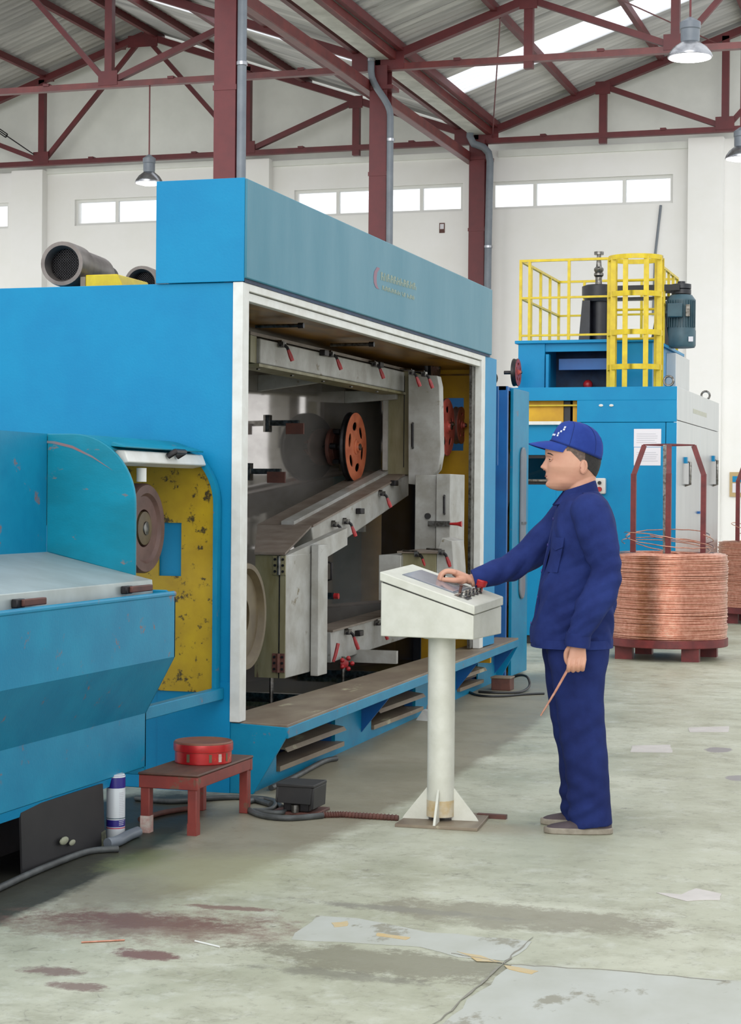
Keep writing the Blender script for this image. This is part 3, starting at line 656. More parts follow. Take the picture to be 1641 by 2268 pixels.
# upper hinged cover beam
XC = -3.62
def dface(px, X=XC): return [P(x, y, X=X) for x, y in px]
q = dface([(577, 752), (898, 822), (898, 866), (577, 808)])
q[3].y = q[0].y; q[1].y = q[2].y
ztop = (q[0].z+q[1].z)/2; zbot = (q[2].z+q[3].z)/2
ub = M().box(XC-.14, XC, q[0].y, q[1].y, zbot, ztop).build('cover_beam', BOXG, mach, bevel=.006)
M().box(XC-.15, XC+.012, q[0].y-.05, q[1].y, zbot-.02, zbot-.004).build('cover_flange', BOXST, ub)
M().box(XC-.16, XC-.02, q[0].y-.10, q[0].y-.006, zbot, ztop+.01).build('cover_end', BOXST, ub)
M().box(XC-.20, XC-.02, q[0].y-.10, q[1].y+.2, ztop+.012, ztop+.03).build('cover_top', BOXTOP, ub)
yy = q[0].y
while yy < q[1].y-.1:
    M().cyl((XC-.05, yy+.1, zbot-.021), (XC-.05, yy+.1, zbot-.028), .012, 6).build('bolt', CHROME, ub); yy += .55
for (x, y) in ((620, 762), (730, 784), (826, 806)): clamp(x, y, XC+.002)
grip(712, 782, XC+.001); grip(835, 808, XC+.001)

# right-hand box with the chamfered door
YR = 12.30
def wface(px, Y): return [P(x, y, Y=Y) for x, y in px]
a, b = P(850, 1035, Y=YR), P(906, 832, Y=YR)
M().box(a.x, b.x, YR, YR+.6, a.z-.05, b.z+.03).build('die_box', BOXST, mach, bevel=.004)
M().box(b.x-.035, b.x-.03, YR-.004, YR, a.z, b.z).build('box_seam', DARKM, mach)
M().box(a.x-.004, a.x+.03, YR-.02, YR+.02, a.z-.02, b.z-.1).build('box_edge', BOXG, mach)
dr = M().prism(wface([(904, 828), (968, 832), (973, 856), (976, 1005), (970, 1040), (938, 1076), (904, 1072)], YR-.12), (0, .10, 0)).build('box_door', BOXG, mach, bevel=.004)
def dhandle(px, Y, par, r=.009, out=.05):
    (x0, y0), (x1, y1) = px; a = P(x0, y0, Y=Y); b = P(x1, y1, Y=Y)
    M().tube([(a.x, Y, a.z), (a.x+.012, Y-out, a.z-.008), (b.x+.012, Y-out, b.z+.008), (b.x, Y, b.z)], r, 8).build('door_handle', DARKM, par)
dhandle(((914, 938), (914, 992)), YR-.12, dr)
clamp(907, 824, -3.46, rod=.06); clamp(935, 828, -3.40, rod=.06)
# lower right doors
a, b = P(918, 1222, Y=YR-.25), P(966, 1052, Y=YR-.25)
d2 = M().box(a.x, b.x, YR-.25, YR+.2, a.z, b.z).build('die_box', BOXG, mach, bevel=.004)
M().cyl((P(948, 1143, Y=YR-.25)), (P(948, 1143, Y=YR-.25)+V(0, -.02, 0)), .02, 12).build('plug', BLACK, d2)
a2, b2 = P(966, 1222, Y=YR-.25), P(1000, 1050, Y=YR-.25)
d3 = M().box(a2.x+.004, b2.x, YR-.28, YR+.1, a2.z, b2.z).build('box_door', BOXG, mach, bevel=.004)
dhandle(((984, 1098), (984, 1138)), YR-.28, d3, .008)
lt = P(978, 1160, Y=YR-.29); M().box(lt.x-.09, lt.x+.06, YR-.31, YR-.28, lt.z-.018, lt.z+.018).build('latch', CHROME, d3); M().lathe([(.008, 0), (.011, .05), (.020, .08), (0, .082)], (lt.x+.06, YR-.3, lt.z), (1, 0, 0), 10).build('latch_knob', REDH, d3)
# bottom right box, in front of it a slanted cover
a, b = P(838, 1330, Y=YR-.9), P(888, 1230, Y=YR-.9)
M().box(a.x, b.x, YR-.9, YR-.3, a.z, b.z).build('die_box', BOXG, mach, bevel=.004)
a, b = P(888, 1330, Y=YR-.85), P(966, 1226, Y=YR-.85)
lb = M().box(a.x, b.x, YR-.85, YR-.3, a.z, b.z).build('die_box', BOXST, mach, bevel=.004)
M().prism([V(b.x, YR-.84, a.z), V(b.x+.13, YR-.84, a.z), V(b.x+.10, YR-.84, b.z+.08), V(b.x+.03, YR-.84, b.z+.10), V(b.x, YR-.84, b.z)], (0, .3, 0)).build('side_cover', BOXG, mach, bevel=.003)
M().box(a.x-.02, b.x+.04, YR-.88, YR-.3, b.z, b.z+.012).build('cover_top', BOXTOP, lb)
clamp(920, 1226, P(920, 1226, Y=YR-.86).x, rod=.08); clamp(973, 1222, P(973, 1222, Y=YR-.86).x, rod=.08)

# diagonal cover between the two boxes
t0, t1 = P(640, 1228, X=XC), P(905, 1052, X=XC)
d = (t1-t0).normalized(); n = V(0, -d.z, d.y)
prof = [t0-n*.02, t1-n*.02, t1+n*.10-d*.02, t0+n*.10]
h = .115
lo = dface([(700, 1240), (905, 1098), (905, 1048), (690, 1168)]); dg = M().prism(lo, (-.13, 0, 0)).build('diagonal_cover', BOXG, mach, bevel=.006)
tp = dface([(690, 1168), (905, 1048), (900, 1030), (880, 1030), (640, 1165)])
pa, pb = P(690, 1168, X=XC), P(905, 1048, X=XC)
M().prism([pa+V(.01, 0, .002), pb+V(.01, 0, .002), pb+V(-.34, 0, .002), pa+V(-.34, 0, .002)], (0, 0, .012)).build('cover_top', BOXTOP, dg)
M().prism([pa+V(-.11, 0, .014), pb+V(-.11, 0, .014), pb+V(-.19, 0, .014), pa+V(-.19, 0, .014)], (0, 0, .02)).build('top_groove', BOXG, dg)
for (x, y) in ((738, 1160), (763, 1154), (842, 1092), (905, 1034)): clamp(x, y, XC+.004, rod=.17)
grip(792, 1132, XC+.001); grip(868, 1070, XC+.001)
p = P(933, 1064, X=XC+.05); M().tube([p, p+V(.03, .02, .05), p+V(.05, .05, .14)], [.008, .009, .011], 8).build('lever', REDH, mach)

# lower left box with hinges, pillar beside it
YL = 9.35
a, b = P(564, 1500, Y=YL), P(634, 1230, Y=YL)
xr = b.x; z0, z1 = a.z, b.z
lbx = M().box(a.x, xr, YL, YL+.55, z0, z1).build('hinged_box', BOXG, mach, bevel=.004)
sm = P(620, 1300, Y=YL).x
M().box(a.x+.001, xr-.001, YL-.006, YL, z0+.001, z1-.001).build('box_face', BOXST, lbx)
M().box(sm-.003, sm+.003, YL-.009, YL-.004, z0, z1).build('seam', DARKM, lbx)
for zc in (P(620, 1252, Y=YL).z, P(620, 1468, Y=YL).z):
    hg = M().box(sm-.035, sm+.034, YL-.016, YL-.006, zc-.05, zc+.05).build('hinge', BOXST if zc > .8 else RUSTY, lbx)
    M().cyl((sm, YL-.018, zc-.05), (sm, YL-.018, zc+.05), .011, 10).build('hinge_pin', CHROME if zc > .8 else RUSTY, lbx)
    for k in (-.032, 0, .032):
        for dx in (-.022, .022): M().cyl((sm+dx, YL-.024, zc+k), (sm+dx, YL-.014, zc+k), .007, 8).build('rivet', DARKM, lbx)
pl = P(686, 1350, X=xr+.0); a2 = P(687, 1497, Y=pl.y); b2 = P(706, 1207, Y=pl.y)
M().box(a2.x, b2.x, pl.y, pl.y+.16, a2.z, b2.z).build('pillar', BOXG, mach, bevel=.003)
# sloping top of the left box running up into the diagonal cover
M().prism([V(a.x, YL-.02, z1+.002), V(xr, YL-.02, z1+.002), V(pa.x, pa.y, pa.z), V(pa.x-.34, pa.y, pa.z)], (0, 0, .012)).build('sloping_top', BOXTOP, lbx)
M().prism([V(xr-.002, YL+.03, z1), V(xr-.002, YL+.55, z1-.05), V(xr-.002, pa.y, pa.z-.1), V(xr-.002, pa.y, pa.z)], (-.05, 0, 0)).build('box_shoulder', BOXG, lbx)
hd2 = P(727, 1265, X=-3.66); M().tube([hd2+V(-.02, 0, .06), hd2+V(.02, 0, .05), hd2+V(.02, 0, -.05), hd2+V(-.02, 0, -.06)], .008, 8).build('pull_handle', DARKM, mach)
p = P(733, 1320, X=-3.66); kb = M().box(p.x-.06, p.x+.02, p.y, p.y+.02, p.z-.02, p.z+.02).build('catch', CHROME, mach); M().cyl((p.x+.02, p.y, p.z), (p.x+.05, p.y, p.z), .018, 10).build('catch_knob', REDH, kb)
# bottom cover beam
q = dface([(733, 1400), (965, 1335), (965, 1392), (733, 1468)])
bb = M().prism(q, (-.12, 0, 0)).build('cover_beam', BOXG, mach, bevel=.005)
M().prism([q[0]+V(.012, 0, 0), q[1]+V(.012, 0, 0), q[1]+V(-.16, 0, 0), q[0]+V(-.16, 0, 0)], (0, 0, .012)).build('cover_top', BOXTOP, bb)
for (x, y) in ((767, 1398), (833, 1378)): clamp(x, y, XC+.004, rod=.12, ln=.12)
grip(790, 1402, XC+.001)
p = P(738, 1466, X=XC+.03); M().tube([p, p+V(.01, .01, .04), p+V(.02, .03, .11)], [.009, .011, .012], 8).build('lever', REDH, mach)
p = P(762, 1468, X=XC+.02); kn = M().lathe([(.0, 0), (.012, 0), (.012, .03), (.022, .032), (.026, .05), (.0, .055)], p, (.4, -1, 0), 12).build('valve_wheel', REDH, mach)
for k in range(5):
    t = 2*pi*k/5; M().ball((p.x+.03+.034*cos(t)*.92, p.y-.04+.034*cos(t)*.37, p.z+.034*sin(t)), .015, 8, 6).build('valve_lobe', REDH, kn)
p = P(700, 1470, X=-3.72); M().box(p.x, p.x+.36, p.y+.5, p.y+.54, p.z-.03, p.z+.05).build('support_arm', BOXG, mach)
for (x, y) in ((601, 1525), (760, 1490)):
    p = P(x, y, X=-3.6); M().cyl((p.x, p.y, .14), (p.x, p.y, p.z+.1), .012, 8).build('spindle', CHROME, mach)

# pit under the covers: trays of oily water between steel bars
M().box(-4.85, -3.32, 8.25, 13.2, .10, .14).build('pit_floor', PIT, mach)
for (y0, y1) in ((8.3, 9.0), (9.05, 10.1), (10.2, 11.6), (11.7, 13.1)):
    tr = M().box(-4.6, -3.36, y0, y1, .14, .20)
    tr.build('drip_tray', PIT if y0 > 8.5 else RUSTY, mach)
    if y0 > 8.5:
        M().box(-4.6, -3.39, y0+.03, y1-.03, .20, .215).build('oily_water', WATER, mach)
        M().box(-4.6, -3.36, y0-.03, y0+.01, .14, .255).build('tray_rim', CHROME, mach)
M().box(-3.40, -3.36, 8.3, 13.1, .2, .262).build('tray_rim', SILL, mach)

# worn sill and plinth (they taper slightly inward to the far end)
def Xs(y): return -2.965-.215*(y-8.2)/5.74
def Xb(y): return -3.15-.19*(y-8.25)/5.55
YS0, YS1 = 8.2, 13.94
M().prism([V(-3.36, YS0+.02, .315), V(Xs(YS0), YS0+.0, .315), V(Xs(YS1), YS1, .315), V(-3.36, YS1, .315)], (0, 0, .018)).build('sill_plate', SILL, mach, bevel=.003)
M().prism([V(Xs(YS0)-.03, YS0, .268), V(Xs(YS0)+.004, YS0, .268), V(Xs(YS1)+.004, YS1, .268), V(Xs(YS1)-.03, YS1, .268)], (0, 0, .052)).build('sill_edge', BLUEW, mach, bevel=.003)
M().prism([V(-3.25, YS0-.004, .0), V(Xb(YS0)+.015, YS0-.004, .0), V(Xs(YS0), YS0-.004, .285), V(Xs(YS0), YS0-.004, .32), V(-3.25, YS0-.004, .33)], (0, .02, 0)).build('plinth_end', BLUEW, mach, bevel=.002)
M().box(-3.62, -3.25, 8.192, 8.2, 0, .52).build('kick_plate', BLUE, mach)
def skirt(y0, y1, za, zb, name, m_=BLUEW, dx=0.0, t=.02):
    M().prism([V(Xb(y0)+dx, y0, za), V(Xb(y1)+dx, y1, za), V(Xb(y1)+dx, y1, zb), V(Xb(y0)+dx, y0, zb)], (-t, 0, 0)).build(name, m_, mach)
skirt(YS0+.016, YS1, .245, .30, 'plinth_rail'); skirt(YS0+.016, YS1, .0, .05, 'plinth_rail')
def yat(x): 
    lo, hi = 8.2, 14.0
    for _ in range(40):
        mid = (lo+hi)/2; v = np.array([Xb(mid), mid, .12])-CAM; px = IW/2+FPX*(v@CR)/(v@CF)
        lo, hi = (mid, hi) if px < x else (lo, mid)
    return lo
slots = [(612, 742), (822, 920), (1012, 1058)]
es = [YS0+.016]+[yat(v) for s in slots for v in s]+[YS1]
for i in range(0, len(es), 2): skirt(es[i], es[i+1], .05, .245, 'plinth_panel')
for (xa, xb_) in slots:
    ya, yb = yat(xa), yat(xb_)
    M().box(-3.33, Xb(yb)-.02, yb, yb+.012, .03, .25).build('slot_cheek', DBLUE, mach)
    ym = (ya+yb)/2; X0 = Xb(ym)
    M().prism([V(X0-.12, ya+.03, .185), V(X0+.05, ya+.03, .165), V(X0+.065, ya+.03, .145), V(X0+.05, ya+.03, .155), V(X0-.12, ya+.03, .175)], (0, (yb-ya)*.92, 0)).build('slot_ledge', SILL, mach)
    M().box(X0-.14, X0+.03, ya+.02, yb+.02, .05, .075).build('slot_ledge', SILL, mach)
M().prism([V(-3.46, 8.4, 0), V(-3.44, 8.4, 0), V(-3.44, 13.9, 0), V(-3.46, 13.9, 0)], (0, 0, .135)).build('plinth_core', DBLUE, mach)
M().box(-3.36, -3.34, 8.4, 13.9, .13, .3).build('plinth_core', DBLUE, mach)
for x in (800, 1010, 1095):
    y = yat(x)
    M().prism([V(Xb(y)-.01, y, .05), V(Xs(y)-.01, y, .268), V(Xb(y)-.01, y, .268)], (0, .015, 0)).build('plinth_gusset', DBLUE, mach)
y = YS1-.02
M().prism([V(Xb(y)-.2, y, .0), V(Xb(y)+.02, y, .0), V(Xs(y), y, .27), V(Xs(y), y, .315), V(Xb(y)-.2, y, .315)], (0, .02, 0)).build('plinth_end', BLUE, mach)

# ================================================================ motor blowers on the machine roof
def blower(x, y, R_px, Yd, label, ext=.55):
    c = P(x, y, Y=Yd); r = R_px/FPX*float(np.dot(np.array(c)-CAM, CF)); t = thing('blower_motor', label, 'motor', (c.x, Yd, 2.40), group='grey blower motors on the machine roof')
    ax = V(-.12, 1, 0).normalized()
    M().lathe([(r*.70, .10), (r*.70, .0), (r*.80, -.03), (r*.97, -.03), (r, .0), (r*1.0, .16), (r*.90, .19), (r*.90, ext), (r*.7, ext+.03), (0, ext+.03)], c, ax, 36).build('cowl', mat('cowl_grey', (126, 118, 112), (100, 92, 88), .4, .5, scale=9), t)
    M().lathe([(0, .08), (r*.70, .08), (r*.70, .085), (0, .09)], c, ax, 30).build('grille_back', BLACK, t)
    gm = M()
    for k in range(-5, 6):
        o = r*.68*k/5.5; l = sqrt(max(0, (r*.69)**2-o*o)); gm.beam(V(c.x+o, c.y+.03, c.z-l), V(c.x+o, c.y+.03, c.z+l), .006, .006); gm.beam(V(c.x-l, c.y+.03, c.z+o), V(c.x+l, c.y+.03, c.z+o), .006, .006)
    gm.build('grille', DARKM, t)
    M().box(c.x-r*.6, c.x+r*.6, Yd+.2, Yd+.45, 2.40, c.z-r*.75).build('motor_foot', DARKM, t)
    M().lathe([(r*.62, 0), (r*.66, .05), (r*.66, .14), (0, .14)], c+ax*(ext+.03), ax, 24).build('coupling', DARKM, t)
blower(141, 585, 50, 9.3, 'large grey blower motor on top of the blue machine at left')
blower(316, 629, 40, 10.3, 'half hidden grey blower motor beside the blue header box', .4)
a, b = P(189, 630, Y=9.3), P(282, 606, Y=9.3)
t = thing('junction_housing', 'yellow sloped housing between the two blower motors', 'housing', (a.x, 9.3, 2.40))
M().prism([V(a.x, 9.3, 2.40), V(b.x+.04, 9.3, 2.40), V(b.x-.06, 9.3, b.z), V(a.x, 9.3, b.z)], (0, .4, 0)).build('cover', YELLOW, t, bevel=.006); M().box(a.x-.03, a.x, 9.3, 9.7, 2.40, b.z-.01).build('end_plate', SILL, t)
# ================================================================ CAPSTAN UNIT WITH HOOD AND TRAY (left foreground)
YP, YW = 7.24, 8.19
XH, ZT, RH = -3.30, 1.655, .30
cap = thing('capstan_unit', 'blue capstan unit with a rounded hood, steel lid and tray', 'machine', (-3.4, 7.2, 0))
def hoodprof(off=0.0, a1=0.0, xl=-3.98):
    """outline from the left top along the roof, round the corner, to angle a1 above level"""
    return [(xl, ZT-off)]+[(x, z) for x, z in arc(XH-RH, ZT-RH, RH-off, pi/2, a1, 14)]
pr = hoodprof(0)
yel = [(-3.95, 1.64)]+[(x, z) for x, z in arc(XH-RH, ZT-RH, RH-.02, pi/2, 0, 12)]+[(XH-.02, .47), (-3.95, .47)]
ha, hb = P(352, 1275, Y=YW), P(403, 1158, Y=YW)
def holed(outer, hole, y0, th, name, m_, parent):
    bm = bmesh.new(); es = []
    for lp in (outer, hole):
        vs = [bm.verts.new((x, y0, z)) for x, z in lp]; es += [bm.edges.new((vs[i], vs[(i+1) % len(vs)])) for i in range(len(vs))]
    bmesh.ops.triangle_fill(bm, use_beauty=True, edges=es)
    hx = [p[0] for p in hole]; hz = [p[1] for p in hole]
    dele = [f for f in bm.faces if min(hx) < f.calc_center_median().x < max(hx) and min(hz) < f.calc_center_median().z < max(hz)]
    bmesh.ops.delete(bm, geom=dele, context='FACES')
    ge = bmesh.ops.extrude_face_region(bm, geom=bm.faces[:]); bmesh.ops.translate(bm, vec=(0, -th, 0), verts=[v for v in ge['geom'] if isinstance(v, bmesh.types.BMVert)])
    mb = M(); idx = {v: i for i, v in enumerate(bm.verts)}; mb.add([v.co.copy() for v in bm.verts], [[idx[v] for v in f.verts] for f in bm.faces]); bm.free()
    return mb.build(name, m_, parent)
holed(yel, [(ha.x, ha.z), (hb.x, ha.z), (hb.x, hb.z), (ha.x, hb.z)], 8.196, .012, 'yellow_back', YELLOWD, cap)
# hood roof (covers the top and the first part of the curve), rims, flap and lamp
HA = radians(52)
sh1 = hoodprof(0, HA); sh2 = hoodprof(.012, HA)
M().prism([V(x, YP, z) for x, z in sh1]+[V(x, YP, z) for x, z in sh2[::-1]], (0, YW-YP-.01, 0)).build('hood_roof', TEAL, cap)
full = hoodprof(0)+[(XH, .47)]; inn = hoodprof(.022)+[(XH-.022, .47)]
M().prism([V(x, 8.14, z) for x, z in full]+[V(x, 8.14, z) for x, z in inn[::-1]], (0, .045, 0)).build('hood_rim', BLUEW, cap)
inn2 = hoodprof(.03)+[(XH-.03, .47)]
M().prism([V(x, 8.17, z) for x, z in inn]+[V(x, 8.17, z) for x, z in inn2[::-1]], (0, .012, 0)).build('rim_seal', DARKM, cap)
e = sh1[-1]
M().prism([V(e[0]-.02, YP+.02, e[1]+.012), V(e[0]+.05, YP+.02, e[1]+.006), V(e[0]+.052, YP+.02, e[1]+.012), V(e[0]-.01, YP+.02, e[1]+.03)], (0, .86, 0)).build('hood_flap', TEAL, cap, bevel=.002)
lt = M().prism([V(e[0]-.03, YP+.05, e[1]-.002), V(e[0]+.035, YP+.05, e[1]-.004), V(e[0]+.055, YP+.05, e[1]-.055), V(e[0]-.02, YP+.05, e[1]-.07)], (0, .86, 0)).build('lamp_strip', WHITEP, cap, bevel=.006)
kx, ky = e[0]+.05, YP+.52
M().tube([(kx, ky-.05, e[1]-.02), (kx+.035, ky-.05, e[1]+.0), (kx+.035, ky+.05, e[1]+.0), (kx, ky+.05, e[1]-.02)], .014, 8).build('flap_handle', DARKM, cap)
# end panel of the hood, facing the camera, and the housing wall that continues it
ZL0, ZL1 = 1.056, 1.151
XL1 = -3.714
pan = [(XL1, ZT)]+[(x, z) for x, z in arc(XH-RH, ZT-RH, RH, pi/2, 0, 14)]+[(XH, ZL0), (XL1, ZL1)]
M().prism([V(x, YP, z) for x, z in pan], (0, -.015, 0)).build('hood_end_panel', TEAL, cap, bevel=.004)
M().prism([V(XL1, YP-.016, ZL1), V(XL1, YP-.016, ZT), V(XL1, 5.0, ZT-.0), V(XL1, 5.0, ZL1)], (-.02, 0, 0)).build('housing_side', BLUEW, cap)
M().prism([V(XL1-.021, YP-.016, ZT), V(XL1-.021, 5.0, ZT), V(-4.6, 5.0, ZT), V(-4.6, YP-.016, ZT)], (0, 0, -.015)).build('housing_top', BLUEW, cap)
M().box(-3.99, -3.97, YP, YW, ZT-.4, ZT).build('hood_back', TEAL, cap)
# red scuff along the panel edge
def ribbon(px, w, Y, name, m_, parent):
    p = [P(x, y, Y=Y) for x, y in px]; up = [V(q.x, q.y, q.z+w/2*(1-abs(2*i/(len(p)-1)-1)**2)) for i, q in enumerate(p)]; dn = [V(q.x, q.y, q.z-w/2*(1-abs(2*i/(len(p)-1)-1)**2)) for i, q in enumerate(p)][::-1]
    M().prism(up+dn[1:-1], (0, -.0008, 0)).build(name, m_, parent, smooth=False)
SCUF = mat('scuffed_primer', (150, 96, 96), (120, 120, 130), .6, scale=20)
ribbon([(42, 981), (80, 977), (120, 980), (160, 990), (205, 1012), (250, 1042)], .012, YP-.0155, 'scuff', SCUF, cap)
# drive wheel inside
wq = P(312, 1170, X=-3.50)
wh = M().lathe([(0, -.02), (.085, -.02), (.085, .015), (.145, .015), (.158, .03), (.195, .03), (.202, .02), (.202, -.03), (.18, -.04), (0, -.04)], wq, (1, 0, 0), 48).build('drive_wheel', RUSTW, cap)
M().lathe([(.05, 0), (.075, 0), (.075, .03), (.05, .035)], (wq.x-.01, wq.y, wq.z), (1, 0, 0), 28).build('hub_ring', OLIVEW, wh); M().lathe([(0, 0), (.04, 0), (.03, .04), (0, .045)], (wq.x-.01, wq.y, wq.z), (1, 0, 0), 20).build('hub_cap', CHROME, wh)
p = P(292, 1046, X=-3.40); M().cyl((p.x, p.y+.1, p.z-.04), (p.x, p.y+.1, p.z+.02), .022, 12).build('oil_nozzle', WHITEP, cap)
# bottom bar of the hood opening and a stay
M().prism([V(XH-.025, 7.26, .44), V(XH+.02, 7.26, .44), V(XH+.02, 7.26, .495), V(XH-.025, 7.26, .495)], (0, .93, 0)).build('opening_bar', BLUEW, cap, bevel=.004)
M().tube([(-3.34, 7.3, .46), (-3.36, 7.42, .62), (-3.37, 7.5, .78)], .035, 12).build('stay', LIDST, cap)
# tray: folded sheet, side toward the aisle
tp = [(-3.12, .985), (-3.12, .722), (-3.25, .48), (-3.25, .252)]
M().prism([V(x, 4.9, z) for x, z in tp]+[V(x-.012, 4.9, z) for x, z in tp[::-1]], (0, YP-4.9, 0)).build('tray_side', BLUEW, cap, bevel=.004, ang=20)
M().tube([(-3.128, 4.9, .985), (-3.128, YP, .985)], .012, 10).build('tray_rim', BLUEW, cap)
ep = [(-3.8, 1.0), (-3.16, 1.0), (-3.12, .975), (-3.12, .722), (-3.25, .48), (-3.25, .22), (-3.8, .22)]
M().prism([V(x, YP, z) for x, z in ep], (0, -.015, 0)).build('tray_end', BLUEW, cap, bevel=.003)
M().prism([V(-3.252, 4.9, .252), V(-3.262, 4.9, .215), V(-3.28, 4.9, .215), V(-3.27, 4.9, .252)], (0, YP-4.95-.28, 0)).build('tray_lip', BLUE, cap)
M().box(-4.6, -3.27, 4.9, YP-.3, .225, .245).build('tray_floor', DBLUE, cap)
# steel lid with two pulls
lid = M(); lp = [(XL1, ZL1), (-3.22, 1.042), (-3.215, .975), (-3.225, .972), (-3.232, 1.03), (XL1, ZL1-.015)]
lid = lid.prism([V(x, 4.9, z) for x, z in lp], (0, YP-4.9-.015, 0)).build('lid', LIDST, cap, bevel=.003)
for (xa, xb_, y) in ((25, 84, 1337), (268, 321, 1307)):
    a, b = P(xa, y, X=-3.215), P(xb_, y, X=-3.215)
    M().box(-3.216, -3.19, a.y, a.y+.06, a.z-.016, a.z+.016).build('pull_bracket', DARKM, lid, bevel=.004); M().box(-3.198, -3.178, a.y+.03, b.y, a.z-.012, a.z+.014).build('pull_bar', RUSTY, lid, bevel=.004)
M().box(-4.3, -4.2, 5.2, 5.3, 0, .23).build('leg', DBLUE, cap); M().box(-4.3, -4.2, 6.8, 6.9, 0, .23).build('leg', DBLUE, cap)
M().box(-3.45, -3.38, 6.78, 6.88, 0, .23).build('leg', DBLUE, cap)

# ================================================================ UNDER THE TRAY
q = P(233, 1872, Z=0)
t = thing('splash_board', 'black oil-stained splash board standing under the tray', 'board', (q.x, q.y, 0))
M().prism([V(q.x, q.y, .004), V(q.x-.02, 6.15, .004), V(q.x-.03, 6.15, .245), V(q.x-.012, q.y, .245)], (-.008, 0, 0)).build('sheet', BLACKW, t)
M().prism([V(q.x+.004, q.y-.03, .0), V(q.x+.004, q.y+.004, .0), V(q.x-.0, q.y+.004, .06), V(q.x-.0, q.y-.03, .055)], (-.01, 0, 0)).build('foot', mat('mouldy_foot', (110, 112, 92), (60, 62, 48), .7, scale=30), t)
for k, (x, y, r) in enumerate(((140, 1862, .022), (158, 1866, .016))):
    p = P(x, y, X=q.x-.004); M().ball((p.x+.004, p.y, p.z), r, 10, 6, (.4, 1.6, .7)).build('paint_blob', mat('blob_grey_%d' % k, (150, 152, 130), rough=.7), t)
t = thing('support_panel', 'dark grey panel under the left end of the tray', 'panel', (-3.3, 5.9, 0))
M().box(-3.52, -3.50, 4.9, 7.15, 0.0, .225).build('sheet', mat('dusty_dark_panel', (74, 68, 70), (52, 48, 50), .6, scale=6, amt=.8), t)
p = P(75, 1850, X=-3.36); M().cyl((p.x, p.y, .0), (p.x, p.y, .16), .014, 10).build('jack_screw', CHROME, t); M().cyl((p.x, p.y, .0), (p.x, p.y, .02), .035, 12).build('jack_foot', OLIVEW, t)
# white cartridge with blue bands
c = P(256, 1856, Z=0); r = .038; H = .262
t = thing('grease_cartridge', 'tall white cartridge with dark blue bands standing behind the splash board', 'can', (c.x, c.y, 0))
M().lathe([(r*.96, 0), (r, .006), (r, H-.006), (r*.9, H), (0, H)], c, (0, 0, 1), 32).build('tube', CANW, t)
M().lathe([(r*1.008, H-.055), (r*1.01, H-.02), (r*.99, H-.004)], c, (0, 0, 1), 32).build('top_band', CANB, t); M().lathe([(r*1.008, .05), (r*1.008, .078)], c, (0, 0, 1), 32).build('bottom_band', CANB, t)
M().lathe([(r*1.008, .043), (r*1.008, .047)], c, (0, 0, 1), 32).build('red_line', PINK, t); M().lathe([(r*1.008, .083), (r*1.008, .086)], c, (0, 0, 1), 32).build('green_line', TGREY, t)
m = M()
for k in range(19):
    z = H-.075-k*.0072; a0 = atan2(-c.y, -c.x)+.35; w_ = random.uniform(.5, .75)
    pts = [(c.x+(r*1.012)*cos(a0+w_*i/4), c.y+(r*1.012)*sin(a0+w_*i/4), z) for i in range(5)]
    for i in range(4): m.add([pts[i], pts[i+1], V(*pts[i+1])+V(0, 0, .0028), V(*pts[i])+V(0, 0, .0028)], [(0, 1, 2, 3)])
m.build('small_print', INK, t, fix=False)

# ================================================================ STOOL AND TIN
t = thing('low_stool', 'low red wooden stool with worn dark top', 'stool', (-3.1, 7.4, 0))
sx0, sx1, sy0, sy1, sz = -3.225, -2.955, 7.10, 7.74, .252
M().box(sx0, sx1, sy0, sy1, sz-.012, sz).build('seat', STOOLT, t, bevel=.006)
fr = M(); M().box(sx0+.004, sx1-.004, sy0+.004, sy0+.03, sz-.065, sz-.012).build('apron', STOOLR, t, bevel=.003); M().box(sx0+.004, sx1-.004, sy1-.03, sy1-.004, sz-.065, sz-.012).build('apron', STOOLR, t, bevel=.003)
M().box(sx1-.03, sx1-.004, sy0+.03, sy1-.03, sz-.06, sz-.012).build('apron', STOOLR, t, bevel=.003); M().box(sx0+.004, sx0+.03, sy0+.03, sy1-.03, sz-.06, sz-.012).build('apron', STOOLR, t, bevel=.003)
CHIP = mat('chipped_white', (206, 196, 186), (190, 150, 140), .7, scale=30)
for (x, y) in ((sx0+.03, sy0+.03), (sx1-.03, sy0+.03), (sx0+.03, sy1-.03), (sx1-.03, sy1-.03)):
    lg = M().prism([V(x-.02, y-.02, 0), V(x+.02, y-.02, 0), V(x+.02, y+.02, 0), V(x-.02, y+.02, 0)], (0, 0, sz-.06)).build('leg', STOOLR, t, bevel=.003)
    if y < 7.3: M().box(x-.0206, x+.0206, y-.0206, y+.0206, 0, .05 if x > -3.1 else .07).build('bare_foot', CHIP if x < -3.1 else STOOLR, lg)
tc_ = P(428, 1700, Z=sz); tc_ = V(-3.085, 7.47, sz)
t = thing('round_tin', 'round red tin with a worn brown lid on the low stool', 'tin', tc_)
r = .122
M().lathe([(r-.003, 0), (r, .003), (r, .068), (0, .068)], tc_, (0, 0, 1), 48).build('body', TINR, t)
l = M().lathe([(r+.003, .052), (r+.005, .054), (r+.005, .088), (r, .093), (r-.006, .090), (0, .091)], tc_, (0, 0, 1), 48).build('lid', TINT, t)
M().lathe([(r+.0055, .0535), (r+.0062, .062), (r+.0062, .080), (r+.0055, .0845)], tc_, (0, 0, 1), 48).build('lid_band', TINR, l)
a0 = atan2(-tc_.y, -tc_.x)
